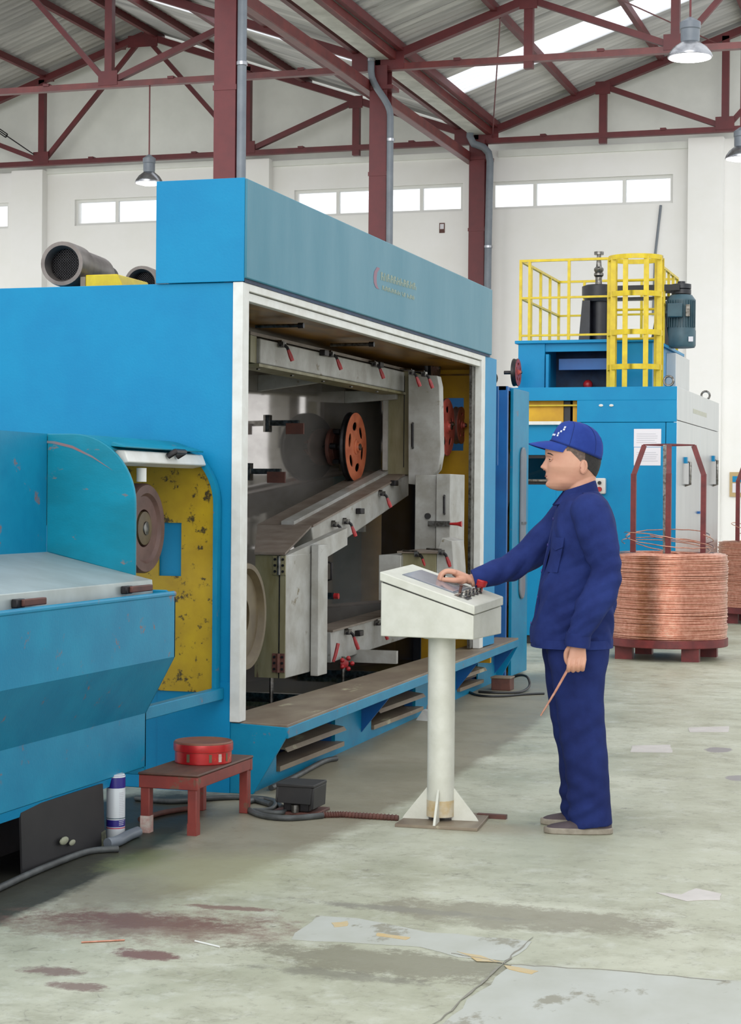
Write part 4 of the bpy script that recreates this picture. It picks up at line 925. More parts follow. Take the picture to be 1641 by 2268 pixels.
for da, c_, w_ in ((.62, CHIP, .13), (-.55, OLIVEW, .12), (.25, OLIVEW, .1), (.95, OLIVEW, .1)):
    pts = [V(tc_.x+(r+.001)*cos(a0+da+w_*(i/3-.5)), tc_.y+(r+.001)*sin(a0+da+w_*(i/3-.5)), sz) for i in range(4)]
    m = M()
    for i in range(3): m.add([pts[i]+V(0, 0, .012), pts[i+1]+V(0, 0, .012), pts[i+1]+V(0, 0, .046), pts[i]+V(0, 0, .046)], [(0, 1, 2, 3)])
    m.build('printed_spot', c_, t, fix=False)

# ================================================================ FOOT SWITCH, CABLES, HOSES
c = P(664, 1800, Z=0)
t = thing('foot_switch', 'dark metal foot switch on the floor beside the pedestal', 'pedal', (c.x, c.y, 0))
M().box(c.x-.11, c.x+.10, c.y-.07, c.y+.12, 0, .012).build('base_plate', RUSTY, t, bevel=.002)
M().box(c.x-.06, c.x+.06, c.y-.05, c.y+.08, .012, .06).build('pedal_block', DARKM, t, bevel=.005)
hood = M(); hood.prism([V(c.x-.075, c.y-.085, .055), V(c.x+.08, c.y-.085, .05), V(c.x+.085, c.y-.085, .125), V(c.x-.07, c.y-.085, .13)], (0, .012, 0))
hood.prism([V(c.x-.085, c.y-.085, .06), V(c.x-.075, c.y-.085, .055), V(c.x-.07, c.y-.085, .13), V(c.x-.08, c.y-.085, .128)], (0, .17, 0)).prism([V(c.x+.078, c.y-.085, .03), V(c.x+.09, c.y-.085, .03), V(c.x+.095, c.y-.085, .125), V(c.x+.083, c.y-.085, .125)], (0, .17, 0))
hood.box(c.x-.08, c.x+.095, c.y-.09, c.y+.09, .125, .138); hood.build('guard', BLACK, t, bevel=.003)
M().cyl((c.x, c.y-.06, .012), (c.x, c.y-.06, .045), .02, 12).build('spring', CHROME, t)
def cable(px, r, name, m_, label, cat, z=None, wob=0):
    pts = []
    for p in px:
        x, y = p[:2]; h = p[2] if len(p) > 2 else r
        q = P(x, y, Z=h); pts.append(q)
    # Catmull-Rom through the points
    out = []
    for i in range(len(pts)-1):
        p0, p1, p2, p3 = pts[max(i-1, 0)], pts[i], pts[i+1], pts[min(i+2, len(pts)-1)]
        for k in range(8):
            s = k/8; out.append(.5*((2*p1)+(p2-p0)*s+(2*p0-5*p1+4*p2-p3)*s*s+(3*p1-p0-3*p2+p3)*s**3))
    out.append(pts[-1]); return solo(M().tube(out, r, 10), name, m_, label, cat, (pts[0].x, pts[0].y, 0), ang=70)
cable([(-40, 1985), (60, 1938), (140, 1905), (200, 1885), (262, 1880)], .013, 'floor_hose', CABLE, 'grey hose lying on the wet floor in front of the splash board', 'hose')
cable([(238, 1868), (262, 1862), (285, 1850), (305, 1842)], .022, 'pipe_stub', PVC, 'short grey pipe stub at the foot of the white cartridge', 'pipe')
cable([(600, 1782), (560, 1772), (545, 1788), (580, 1806), (640, 1812), (715, 1806)], .013, 'grey_cable', CABLE, 'thick grey cable looping from the stool to the pedestal conduit', 'cable')
cable([(300, 1768), (380, 1775), (470, 1768), (540, 1766), (600, 1772), (625, 1788)], .012, 'grey_cable', CABLE, 'grey cable running behind the stool legs', 'cable')
cable([(545, 1778), (580, 1770), (610, 1775), (600, 1792), (560, 1796), (620, 1800), (640, 1790)], .011, 'grey_cable', CABLE, 'coiled grey cable on the floor left of the foot switch', 'cable')
cable([(310, 1815), (360, 1800), (420, 1790)], .012, 'floor_hose', RUSTY, 'rusty brown hose on the floor under the stool', 'hose')
cable([(600, 1745), (650, 1722), (690, 1700), (720, 1685), (745, 1680)], .014, 'grey_cable', CABLE, 'dusty cable lying along the plinth slot nearest the stool', 'cable')
pts = [P(x, y, Z=.012) for x, y in ((715, 1805), (760, 1804), (820, 1808), (885, 1812))]
path = []
for i in range(3):
    for k in range(24): path.append(pts[i].lerp(pts[i+1], k/24))
solo(M().tube(path, [.012 if k % 3 else .016 for k in range(len(path))], 10), 'flexible_conduit', RUSTY, 'rusty brown ribbed conduit leading into the pedestal base', 'conduit', (pts[0].x, pts[0].y, 0), ang=20)
c = P(1112, 1528, Z=0)
t = thing('junction_box', 'small rusty junction box on the floor at the far end of the plinth', 'box', (c.x, c.y, 0))
M().box(c.x-.07, c.x+.07, c.y-.05, c.y+.08, 0, .085).build('box', RUSTY, t, bevel=.004); M().box(c.x-.075, c.x+.075, c.y-.055, c.y+.085, .085, .098).build('lid', SILL, t, bevel=.003)
cable([(1125, 1505, .05), (1150, 1496, .09), (1168, 1500, .09), (1172, 1520, .03), (1150, 1533), (1100, 1534), (1060, 1532)], .009, 'black_cable', CABLEB, 'black cable arching out of the far junction box', 'cable')
cable([(1030, 1528), (1060, 1540), (1110, 1542), (1160, 1538), (1205, 1536)], .008, 'black_cable', CABLEB, 'thin black cables trailing along the floor behind the pedestal', 'cable')
cable([(180, 2087), (276, 2082)], .003, 'copper_offcut', COPPER, 'short piece of copper wire lying on the floor at lower left', 'wire')
cable([(432, 2084), (486, 2097)], .003, 'pale_offcut', WHITEP, 'short pale strip lying on the floor near the copper offcut', 'strip')
c = P(938, 1596, Z=0); solo(M().prism([V(c.x-.05, c.y, .0), V(c.x+.04, c.y-.02, .0), V(c.x+.05, c.y+.02, .05), V(c.x-.02, c.y+.05, .06)], (.01, .03, .005)), 'crumpled_rag', WHITEP, 'crumpled pale rag on the floor left of the pedestal column', 'rag', (c.x, c.y, 0))

# ================================================================ CABINET BEHIND THE BAY
mid = thing('narrow_cabinet', 'narrow blue cabinet with a yellow interior between the two machines', 'cabinet', (-3.5, 14.3, 0))
M().box(-4.4, -3.288, 13.96, 14.0, 0, 2.25).build('end_panel', DBLUE, mid)
M().box(-4.4, -3.30, 13.96, 14.72, 2.22, 2.25).build('roof', DBLUE, mid)
M().box(-4.4, -3.34, 14.64, 14.70, 0, 2.22).build('rear_panel', YELLOWI, mid)
M().box(-4.4, -4.36, 14.0, 14.66, 0, 2.22).build('back_panel', YELLOWI, mid)
M().lathe([(0, 0), (.3, 0), (.3, .03), (0, .03)], (-3.42, 14.25, 1.55), (1, 0, 0), 40).build('inner_drum', RUSTW, mid)
M().lathe([(0, 0), (.25, 0), (.25, .03), (0, .03)], (-3.42, 14.25, .7), (1, 0, 0), 40).build('inner_drum', REDW, mid)
dr = M().box(-3.30, -3.275, 14.11, 14.66, 0.02, 2.243).build('door', BLUEW, mid, bevel=.004)
a, b = P(1152, 990, X=-3.27), P(1160, 1325, X=-3.27); ym = (a.y+b.y)/2
hp = [(ym+.10*cos(t_), (1.02+.60*sin(t_)*(1 if abs(sin(t_)) < .98 else 1))) for t_ in [2*pi*i/28 for i in range(28)]]
zc = (a.z+b.z)/2; hz = (a.z-b.z)/2
out = []
for i in range(12): out.append((ym+.085*cos(pi*i/11), zc+hz-.085+.085*sin(pi*i/11)))
for i in range(12): out.append((ym+.085*cos(pi+pi*i/11), zc-hz+.085+.085*sin(pi+pi*i/11)))
hnd = M().prism([V(-3.275, y, z) for y, z in out], (.02, 0, 0)).build('door_handle', PVC, dr, bevel=.008); M().box(-3.256, -3.25, ym-.08, ym+.08, zc-.01, zc+.01).build('handle_strap', CHROME, hnd)
c = P(1086, 846, Y=14.2); solo(M().lathe([(.02, -.25), (.055, -.25), (.06, -.2), (.05, -.15), (.05, .1), (.06, .15), (.02, .15)], (c.x, 14.15, 2.31), (-.3, 1, 0), 20), 'black_roller', BLACK, 'black roller on top of the narrow blue cabinet', 'roller', (c.x, 14.1, 2.25))

# ================================================================ ANNEALING MACHINE AT THE BACK
AY = 17.6
an = thing('annealing_machine', 'tall blue annealing machine with silver side doors at the back', 'machine', (-3.3, AY, 0))
XA0, XA1, ZA = -4.6, -2.52, 2.455
wa, wb = P(1150, 936, Y=AY), P(1278, 887, Y=AY)
ga, gb = P(1150, 1073, Y=AY), P(1232, 1008, Y=AY)
zs = P(1330, 936, Y=AY).z; xs_ = P(1474, 1000, Y=AY).x
def front(x0, x1, z0, z1, name, m_=BLUE): M().box(x0, x1, AY, AY+.03, z0, z1).build(name, m_, an, bevel=.003)
front(XA0, XA1, wb.z, ZA, 'top_panel'); front(wb.x, XA1, zs+.004, wb.z, 'upper_panel')
front(XA0, ga.x, .08, zs, 'door_panel'); front(gb.x, xs_-.003, .08, zs, 'door_panel'); front(xs_+.003, XA1, .08, zs, 'corner_panel')
front(ga.x, gb.x, gb.z, zs, 'door_panel'); front(ga.x, gb.x, .08, ga.z, 'door_panel')
M().box(XA0, XA1-.02, AY+.03, AY+.06, 0, .08).build('kick_base', BLACK, an)
M().box(XA0, XA1-.01, AY+.05, 20.8, ZA-.03, ZA).build('roof', BLUE, an)
# through the openings
M().box(wa.x-.1, P(1243, 900, Y=AY).x, AY+.10, AY+.12, wa.z-.05, wb.z+.05).build('yellow_beam', YELLOWI, an); M().box(wa.x-.1, wb.x, AY+.06, AY+.12, wb.z-.05, wb.z-.035).build('yellow_edge', YELLOW, an)
x = P(1253, 910, Y=AY+.1).x; M().box(x-.03, x+.04, AY+.12, AY+.2, wa.z-.1, wb.z+.1).build('hose_bundle', BLKMAT, an); M().box(wb.x-.06, wb.x+.02, AY+.1, AY+.12, wa.z-.05, wb.z+.02).build('yellow_post', YELLOWI, an)
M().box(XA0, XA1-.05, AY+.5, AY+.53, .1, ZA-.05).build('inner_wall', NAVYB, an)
M().box(wa.x-.02, P(1245, 936, Y=AY).x, AY-.05, AY-.001, zs-.02, zs+.012).build('rail', WHITEP, an)
wf = M().box(ga.x, gb.x, AY+.06, AY+.066, ga.z, gb.z).build('inspection_glass', DGLASS, an, smooth=False)
M().box(ga.x, gb.x, AY+.01, AY+.05, ga.z, ga.z+.03).build('window_frame', DARKM, an); M().box(ga.x, gb.x, AY+.01, AY+.05, gb.z-.03, gb.z).build('window_frame', DARKM, an); M().box(ga.x, gb.x, AY-.01, AY+.02, ga.z+.03, ga.z+.05).build('window_trim', CHROME, an)
M().tube([(ga.x, AY+.2, ga.z+.05), (gb.x-.1, AY+.2, ga.z+.14), (gb.x, AY+.2, ga.z+.2)], .04, 10).build('yellow_arm', YELLOWI, an)
for (x, y) in ((1331, 898), (1354, 898)):
    p = P(x, y, Y=AY); M().ball((p.x, AY-.004, p.z), .018, 10, 6, (1.2, .4, .7)).build('cap_screw', WHITEP, an)
# sheets of paper, switch box
def sheet(px, name, dy):
    a, b = P(*px[0], Y=AY), P(*px[1], Y=AY); s_ = M().box(a.x, b.x, AY-.002-dy, AY-.0005-dy, b.z, a.z).build(name, PAPER, an, smooth=False)
    m = M(); z = a.z-.05
    while z > b.z+.03: m.box(a.x+.025, b.x-random.uniform(.025, .06), AY-.003-dy, AY-.0021-dy, z, z+.005); z -= .02
    m.build('print_lines', INK, s_, smooth=False)
sheet(((1404, 950), (1464, 990)), 'paper_sheet', 0); sheet(((1404, 991), (1463, 1031)), 'paper_sheet', 0)
a, b = P(1318, 1094, Y=AY), P(1343, 1059, Y=AY)
sb = M().box(a.x, b.x, AY-.06, AY, a.z, b.z).build('switch_box', LGREY, an, bevel=.012)
xm = (a.x+b.x)/2; M().cyl((xm, AY-.06, b.z-.045), (xm, AY-.08, b.z-.045), .017, 14).build('black_button', BLACK, sb); M().cyl((xm, AY-.06, a.z+.045), (xm, AY-.085, a.z+.045), .023, 14).build('red_button', REDH, sb)
# silver side
zsv = 2.135
def side(y0, y1, z0, z1, name): return M().box(XA1-.03, XA1+.004, y0, y1, z0, z1).build(name, SILVER, an, bevel=.003)
side(AY+.005, 20.8, zsv+.006, ZA, 'side_top_panel'); d1 = side(AY+.005, 19.28, .06, zsv, 'side_door'); d2 = side(19.29, 20.8, .06, zsv, 'side_door')
M().box(XA1-.03, XA1, AY+.03, 20.8, 0, .06).build('side_base', BLACK, an)
def sidehandle(x, ya, yb, par):
    a, b = P(x, ya, X=XA1), P(x, yb, X=XA1)
    y = (a.y+b.y)/2; M().tube([(XA1, y, a.z), (XA1+.05, y, a.z-.01), (XA1+.05, y, b.z+.01), (XA1, y, b.z)], .014, 8).build('door_handle', CHROME, par); M().box(XA1, XA1+.03, y-.1, y-.02, a.z-.02, a.z+.04).build('lock', BLUE, par)
sidehandle(1517, 1022, 1075, d1); sidehandle(1578, 1018, 1075, d2)
p = P(1549, 1135, X=XA1); M().box(XA1, XA1+.03, p.y-.2, p.y+.2, p.z-.012, p.z+.012).build('latch_bar', DBLUE, d1)
for x_, y_ in ((-2.62, 17.75), (-2.60, 20.3)):
    ring = [(x_+.045*cos(2*pi*i/14), y_, ZA+.06+.045*sin(2*pi*i/14)) for i in range(14)]; M().tube(ring, .011, 6, closed=True).build('lifting_eye', CHROME, an)
lq = P(1535, 905, X=XA1+.005); lp_ = P(1565, 925, X=XA1+.005); M().box(XA1+.004, XA1+.0055, lq.y, lp_.y, lp_.z, lq.z).build('faded_label', mat('faded_label', (206, 208, 196), (180, 180, 160), .5, scale=30, amt=.9), an, smooth=False)
# upper housing with its open front
UY = 18.15
ua, ub = P(1147, 856, Y=UY), P(1445, 757, Y=UY)
ux0, ux1, uz0, uz1 = ua.x, ub.x, ZA, ub.z
oa, ob = P(1206, 850, Y=UY), P(1356, 772, Y=UY)
up = M().box(ux0, oa.x, UY, UY+1.9, uz0, uz1).build('upper_housing', BLUE, an, bevel=.003)
M().box(ob.x, ux1, UY, UY+1.9, uz0, uz1).build('upper_housing', BLUE, an, bevel=.003)
M().box(ux0-.03, ux1+.03, UY-.03, UY+2.0, uz1, uz1+.03).build('platform', BLUE, an, bevel=.003)
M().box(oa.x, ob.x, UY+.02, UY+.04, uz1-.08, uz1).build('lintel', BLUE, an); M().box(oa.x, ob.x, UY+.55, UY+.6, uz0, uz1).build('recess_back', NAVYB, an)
M().box(oa.x+.02, oa.x+.05, UY-.05, UY+.03, uz0, uz1-.11).build('recess_post', BLUE, an)
z_ = P(1280, 800, Y=UY).z; M().box(oa.x+.1, ob.x-.05, UY+.2, UY+.25, z_-.07, z_+.04).build('recess_beam', DBLUE, an)
M().ball((P(1285, 838, Y=UY).x, UY+.4, uz0+.08), .05, 12, 8).build('red_knob', REDH, an)
sv0 = P(1470, 840, Y=UY+.3); M().box(ux1, P(1497, 800, Y=UY+.9).x, UY+.9, UY+1.9, uz0, uz1-.04).build('side_cover', SILVER, an, bevel=.003)
# red wheel at its left
rq = P(1143, 825, Y=UY-.25); o = pulley(rq, .135, .05, REDW, 'guide_pulley', an, holes=5)
M().cyl((rq.x-.12, rq.y, rq.z), (rq.x+.02, rq.y, rq.z), .018, 10).build('pulley_shaft', DARKM, an)

# railing round the platform
rl = thing('guard_railing', 'yellow guard railing around the platform on the annealing machine', 'railing', ((ux0+ux1)/2, UY+.9, uz1+.03))
zr0 = uz1+.03; zr1 = P(1150, 576, Y=UY).z; zm = P(1150, 661, Y=UY).z
ry0, ry1 = UY+.0, UY+1.85
rx0, rx1 = ux0+.02, ux1-.03
def post(x, y, z0=zr0, w=.027): M().box(x-w/2, x+w/2, y-w/2, y+w/2, z0, zr1).build('post', YELLOW, rl)
for x in (rx0, rx0+.09, P(1260, 650, Y=ry0).x): post(x, ry0)
for k in range(1, 5): post(rx0, ry0+(ry1-ry0)*k/4)
for x in (rx0+.28, rx0+.9): post(x, ry1)
for k in range(1, 5): post(rx1, ry0+.6+(ry1-ry0-.6)*k/4)
for z, h in ((zr1-.012, .024), (zm, .02), (zr0+.05, .02)):
    M().box(rx0, P(1352, 650, Y=ry0).x, ry0-.014, ry0+.014, z-h/2, z+h/2).build('rail', YELLOW, rl)
    if z > zm-.01: M().box(rx0, rx1, ry1-.014, ry1+.014, z-h/2, z+h/2).build('rail', YELLOW, rl); M().box(rx1-.014, rx1+.014, ry0+.5, ry1, z-h/2, z+h/2).build('rail', YELLOW, rl)
    if z > zr0+.06: M().box(rx0-.014, rx0+.014, ry0, ry1, z-h/2, z+h/2).build('rail', YELLOW, rl)
# ladder cage
cy = 17.92; cc = P(1407, 700, Y=cy); cr = .262
lc = thing('ladder_cage', 'yellow ladder cage of hoops and straps in front of the railing', 'cage', (cc.x, cy, ZA))
def hoop(z, h=.05, a0=pi*.92, a1=pi*2.08, full=False):
    n = 28; a0, a1 = (0, 2*pi) if full else (a0, a1)
    o_ = [(cc.x+cr*cos(a0+(a1-a0)*i/n), cy+cr*.9*sin(a0+(a1-a0)*i/n)) for i in range(n+1)]; i_ = [(cc.x+(cr-.012)*cos(a0+(a1-a0)*i/n), cy+(cr-.012)*.9*sin(a0+(a1-a0)*i/n)) for i in range(n+1)]
    m = M()
    for i in range(n): m.prism([V(*o_[i], z-h/2), V(*o_[i+1], z-h/2), V(*i_[i+1], z-h/2), V(*i_[i], z-h/2)], (0, 0, h))
    m.build('hoop', YELLOW, lc)
zh = [P(1407, y, Y=cy-cr*.9).z for y in (566, 648, 734, 811)]
hoop(zh[0], .045, full=True)
for z in zh[1:]: hoop(z)
for a in (pi*1.02, pi*1.22, pi*1.42, pi*1.68, pi*1.92, pi*2.04):
    x, y = cc.x+(cr-.015)*cos(a), cy+(cr-.015)*.9*sin(a); M().box(x-.024, x+.024, y-.006, y+.006, ZA if a not in (pi*1.02,) else ZA, zh[0]).build('strap', YELLOW, lc)
for xl in (cc.x-.2, cc.x+.2): M().box(xl-.02, xl+.02, cy+.0, cy+.03, ZA, zh[0]).build('ladder_rail', YELLOW, lc)
for k in range(4): M().cyl((cc.x-.2, cy+.015, ZA+.2+.28*k), (cc.x+.2, cy+.015, ZA+.2+.28*k), .012, 8).build('rung', YELLOW, lc)

# drive: black tower, spindle, pulley and belt, green-grey motor
ty = UY+1.0; tcx = P(1325, 700, Y=ty).x; zb = zr0
tw = thing('drive_tower', 'black spindle tower with belt pulley on the annealing machine platform', 'machine', (tcx, ty, zb))
za = P(1325, 668, Y=ty).z
M().prism([V(tcx-.18, ty-.15, zb), V(tcx-.06, ty-.15, zb), V(tcx-.06, ty-.15, za), V(tcx-.14, ty-.15, za)], (0, .3, 0)).build('tower_side', BLKMAT, tw)
M().cyl((tcx+.02, ty, zb), (tcx+.02, ty, za+.05), .10, 20).build('tower_column', BLKMAT, tw)
M().prism([V(tcx+.55, ty-.1, zb), V(tcx+.75, ty-.1, zb), V(tcx+.68, ty-.1, za), V(tcx+.63, ty-.1, za)], (0, .2, 0)).build('tower_side', BLKMAT, tw)
zp = P(1325, 648, Y=ty).z
M().lathe([(0, -.1), (.14, -.1), (.15, -.06), (.17, -.05), (.17, .06), (.13, .075), (0, .08)], (tcx, ty, zp), (0, 0, 1), 32).build('pulley', BLKMAT, tw)
zt_ = P(1327, 570, Y=ty).z
sp = M().lathe([(.035, 0), (.035, .10), (.05, .12), (.05, .14), (.038, .15), (.05, .17), (.05, .19), (.03, .21), (.022, .3), (.022, zt_-zp-.03), (.05, zt_-zp-.03), (.05, zt_-zp), (0, zt_-zp)], (tcx+.01, ty-.05, zp+.05), (0, 0, 1), 18).build('spindle', CHROME, tw)
mx = P(1504, 700, Y=ty); 
bl = M(); bl.box(tcx, mx.x+.02, ty-.14, ty-.12, zp-.01, zp+.05).box(tcx, mx.x+.02, ty+.12, ty+.14, zp-.01, zp+.05); bl.build('drive_belt', BLACK, tw)
M().box(tcx+.15, mx.x-.1, ty-.05, ty+.05, zp-.09, zp-.06).build('tension_arm', DARKM, tw)
mz0, mz1 = P(1504, 770, Y=ty).z, P(1504, 652, Y=ty).z
mo = thing('drive_motor', 'teal grey upright electric motor hanging at the right of the ladder cage', 'motor', (mx.x, ty, mz0))
M().lathe([(0, 0), (.14, 0), (.150, .02), (.150, .17), (.146, .18), (.146, mz1-mz0-.06), (.11, mz1-mz0-.01), (0, mz1-mz0)], (mx.x+.02, ty, mz0), (0, 0, 1), 32).build('motor_body', TGREY, mo)
for k in range(14):
    a = pi+.25+(pi-.5)*k/13; x, y = mx.x+.02+.152*cos(a), ty+.152*sin(a); M().beam((x, y, mz0+.2), (x, y, mz1-.07), .006, .018).build('cooling_fin', TGREY, mo)
M().box(mx.x-.09, mx.x+.06, ty-.22, ty-.13, mz1-.25, mz1-.11).build('terminal_box', TGREY, mo, bevel=.01)
M().box(mx.x+.09, mx.x+.13, ty-.165, ty-.13, mz1-.24, mz1-.12).build('rating_plate', CHROME, mo); M().box(mx.x+.115, mx.x+.16, ty-.13, ty-.118, mz0+.05, mz0+.10).build('sticker', PAPER, mo)
M().lathe([(.0, 0), (.10, 0), (.10, .045), (.085, .05), (.10, .055), (.10, .10), (.04, .11), (.04, .13), (0, .13)], (mx.x+.02, ty, mz1), (0, 0, 1), 24).build('motor_pulley', BLKMAT, mo)
M().box(rx1-.02, mx.x-.1, ty-.08, ty+.08, mz1-.2, mz1-.17).build('motor_bracket', TGREY, mo)

# ================================================================ COPPER COILS ON STANDS
def coil(cx, cy_, label_s, label_c, seed, full=True, rot=.15):
    rnd = random.Random(seed); R0, R1 = .33, .52
    zd0, zd1, zc1 = .115, .185, .925
    st = thing('coil_stand', label_s, 'stand', (cx, cy_, 0), group='dark red coil stands')
    M().lathe([(.10, zd0), (.525, zd0), (.53, zd0+.005), (.53, zd1), (.10, zd1), (.10, zd0)], (cx, cy_, 0), (0, 0, 1), 56).build('base_disc', STANDR, st)
    for k in range(4):
        a = rot+.5+pi/2*k; M().box(-.07, .07, -.05, .05, 0, zd0)
        x, y = cx+.42*cos(a), cy_+.42*sin(a); M().prism([V(x-.075, y-.05, 0), V(x+.075, y-.05, 0), V(x+.075, y+.05, 0), V(x-.075, y+.05, 0)], (0, 0, zd0)).build('foot', STANDR, st)
    for k in range(4):
        a = rot+pi/2*k; c_, s_ = cos(a), sin(a)
        q = M(); p0, p1, p2 = V(cx+.305*c_, cy_+.305*s_, zd1), V(cx+.305*c_, cy_+.305*s_, 1.62), V(cx+.215*c_, cy_+.215*s_, 1.87)
        q.beam(p0, p1, .045, .045).beam(p1-V(0, 0, .01), p2, .045, .045); q.build('post', STANDR if k != 3 else STANDR, st)
    for k in range(4):
        a, b = rot+pi/2*k, rot+pi/2*(k+1); M().beam((cx+.215*cos(a), cy_+.215*sin(a), 1.875), (cx+.215*cos(b), cy_+.215*sin(b), 1.875), .03, .012).build('top_bar', STANDR, st)
    M().beam((cx+.02, cy_-.28, zd1), (cx+.0, cy_-.24, 1.87), .03, .02).build('guide_tube', CHROME, st)
    rows = 78; m = M(); n = 72
    for k in range(rows):
        z = zd1+.006+(zc1-zd1-.02)*k/rows; dr = rnd.uniform(-.005, .005); ph = rnd.uniform(0, 6.28); am = rnd.uniform(.0006, .0028); ph2 = rnd.uniform(0, 6.28)
        rr = R1-.004+dr-(.02*max(0, (k-rows+6)/6)**2)
        m.tube([(cx+(rr+.003*sin(2*t+ph2))*cos(t), cy_+(rr+.003*sin(2*t+ph2))*sin(t), z+am*sin(3*t+ph)) for t in [2*pi*i/n for i in range(n)]], .0062, 6, closed=True)
    for k in range(26):
        rr = R0+(R1-R0-.008)*k/25; z = zc1-.008+rnd.uniform(-.004, .006)-.012*((k/25)**6); ph = rnd.uniform(0, 6.28)
        m.tube([(cx+rr*cos(t)+.004*sin(t*2+ph), cy_+rr*sin(t), z+.003*sin(3*t+ph)) for t in [2*pi*i/n for i in range(n)]], .006, 6, closed=True)
    m.lathe([(R0, zd1), (R1-.010, zd1), (R1-.010, zc1-.022), (R0, zc1-.018)], (cx, cy_, 0), (0, 0, 1), 72)
    for k in range(7 if full else 3):   # loose turns caught between the posts
        a0 = rnd.uniform(0, 6.28); z0 = zc1+rnd.uniform(.02, .16); ln = rnd.uniform(2.4, 4.5); rr = rnd.uniform(.30, .42)
        m.tube([(cx+rr*cos(a0+ln*i/20), cy_+rr*sin(a0+ln*i/20), z0+rnd.uniform(-.004, .004)+(.07*sin(i/20*pi+k))) for i in range(21)], .0042, 6)
    q = M(); q.v = m.v; q.f = m.f
    return solo(m, 'copper_wire_coil', COPPER, label_c, 'wire coil', (cx, cy_, zd1), ang=60, group='copper wire coils')
coil(-2.435, 16.55, 'dark red coil stand behind the worker', 'large shiny copper wire coil stacked behind the worker', 1)
cq = P(1692, 1345, Y=21.7)
coil(cq.x, 21.7, 'dark red coil stand cut by the right edge of the view', 'copper wire coil cut by the right edge beside the silver doors', 2, False)

# ================================================================ CONTROL CONSOLE
cx0, cx1, cy0, cy1 = -2.325, -1.91, 7.60, 7.99
con = thing('control_console', 'cream control console on a round pedestal in front of the worker', 'console', (-2.108, 7.768, 0))
ROTC = radians(-4)
cpt = V(-2.12, 7.78, 0)
def rc(p):
    d = V(*p)-cpt; return V(cpt.x+d.x*cos(ROTC)-d.y*sin(ROTC), cpt.y+d.x*sin(ROTC)+d.y*cos(ROTC), p[2])
ZC0 = .805
zl, zr = 1.035, .905     # top of the body at the left and right ends (front edge)
def top(x, y, h=0.0): return zl+(zr-zl)*(x-cx0)/(cx1-cx0)+.02*(y-cy0)/(cy1-cy0)+h
cn = ((cx0, cy0), (cx1, cy0), (cx1, cy1), (cx0, cy1))
M().add([rc((x, y, ZC0)) for x, y in cn]+[rc((x, y, top(x, y))) for x, y in cn], [(3, 2, 1, 0), (4, 5, 6, 7), (0, 1, 5, 4), (1, 2, 6, 5), (2, 3, 7, 6), (3, 0, 4, 7)]).build('box_body', CREAM, con, bevel=.004)
def slab(x0, x1, y0, y1, h0, h1, name, m_, par=None, bev=.0):
    a = [rc((x, y, top(x, y, h0))) for x, y in ((x0, y0), (x1, y0), (x1, y1), (x0, y1))]; b = [rc((x, y, top(x, y, h1))) for x, y in ((x0, y0), (x1, y0), (x1, y1), (x0, y1))]
    return M().add(a+b, [(3, 2, 1, 0), (4, 5, 6, 7), (0, 1, 5, 4), (1, 2, 6, 5), (2, 3, 7, 6), (3, 0, 4, 7)]).build(name, m_, par or con, bevel=bev)
slab(cx0+.006, cx1-.006, cy0+.006, cy1-.006, .0, .008, 'lid_gasket', BLACK)
ld = slab(cx0-.004, cx1+.006, cy0-.006, cy1+.006, .006, .044, 'lid', CREAM, None, .004)
sx0_, sx1_ = cx0+.07, cx1-.125
scr = slab(sx0_, sx1_, cy0+.10, cy1-.075, .044, .050, 'touch_screen', SCREEN, ld, .001)
slab(sx0_-.008, sx1_+.008, cy0+.092, cy1-.067, .0441, .0465, 'screen_bezel', PVC, ld)
bx = cx1-.075
slab(bx-.03, bx+.03, cy0+.055, cy0+.115, .044, .047, 'switch_plate', CHROME, ld)
for k in range(5):
    y = cy0+.085+.05*k; b0 = rc((bx, y, top(bx, y, .044))); s_ = M().lathe([(.019, 0), (.019, .006), (.013, .01), (.012, .022), (0, .023)], b0, (.3, 0, 1), 16).build('push_button', CHROME, ld)
b0 = rc((bx-.015, cy0+.085, top(bx, cy0+.085, .06))); M().lathe([(.006, 0), (.006, .03), (.010, .034), (0, .04)], b0, (.2, 0, 1), 10).build('key_switch', RUSTY, ld)
b0 = rc((bx, cy0+.30, top(bx, cy0+.30, .05))); es_ = M().lathe([(.014, 0), (.014, .02), (.022, .022), (.027, .045), (.024, .05), (0, .052)], b0, (.3, 0, 1), 20).build('emergency_stop', REDH, ld)
JX, JY = -2.135, 7.87
j0 = V(JX, JY, top(JX, JY, .044)); js = M().lathe([(.018, 0), (.018, .008), (.008, .010), (.007, .016), (0, .016)], j0, (0, 0, 1), 14).build('joystick', BLACK, ld); M().ball((j0.x, j0.y, j0.z+.024), .013, 12, 8).build('joystick_knob', BLACK, js)
pxy = V(-2.108, 7.768, 0)
M().lathe([(.0585, .03), (.0585, ZC0+.0)], pxy, (0, 0, 1), 40).build('pedestal_column', CREAM, con)
M().lathe([(.08, ZC0-.012), (.08, ZC0)], pxy, (0, 0, 1), 32).build('column_flange', CREAM, con)
M().prism([V(-2.262, 7.60, 0), V(-1.905, 7.615, 0), V(-1.94, 7.99, 0), V(-2.275, 7.97, 0)], (0, 0, .014)).build('base_plate', SILL, con, bevel=.002)
for a in (0, 90, 180, 270):
    c_, s_ = cos(radians(a+6)), sin(radians(a+6)); nn = V(-s_, c_, 0)*.005
    M().prism([pxy+V(c_*.05, s_*.05, .014)-nn, pxy+V(c_*.165, s_*.165, .014)-nn, pxy+V(c_*.155, s_*.155, .03)-nn, pxy+V(c_*.06, s_*.06, .15)-nn, pxy+V(c_*.05, s_*.05, .15)-nn], nn*2).build('stiffener', CREAM, con)
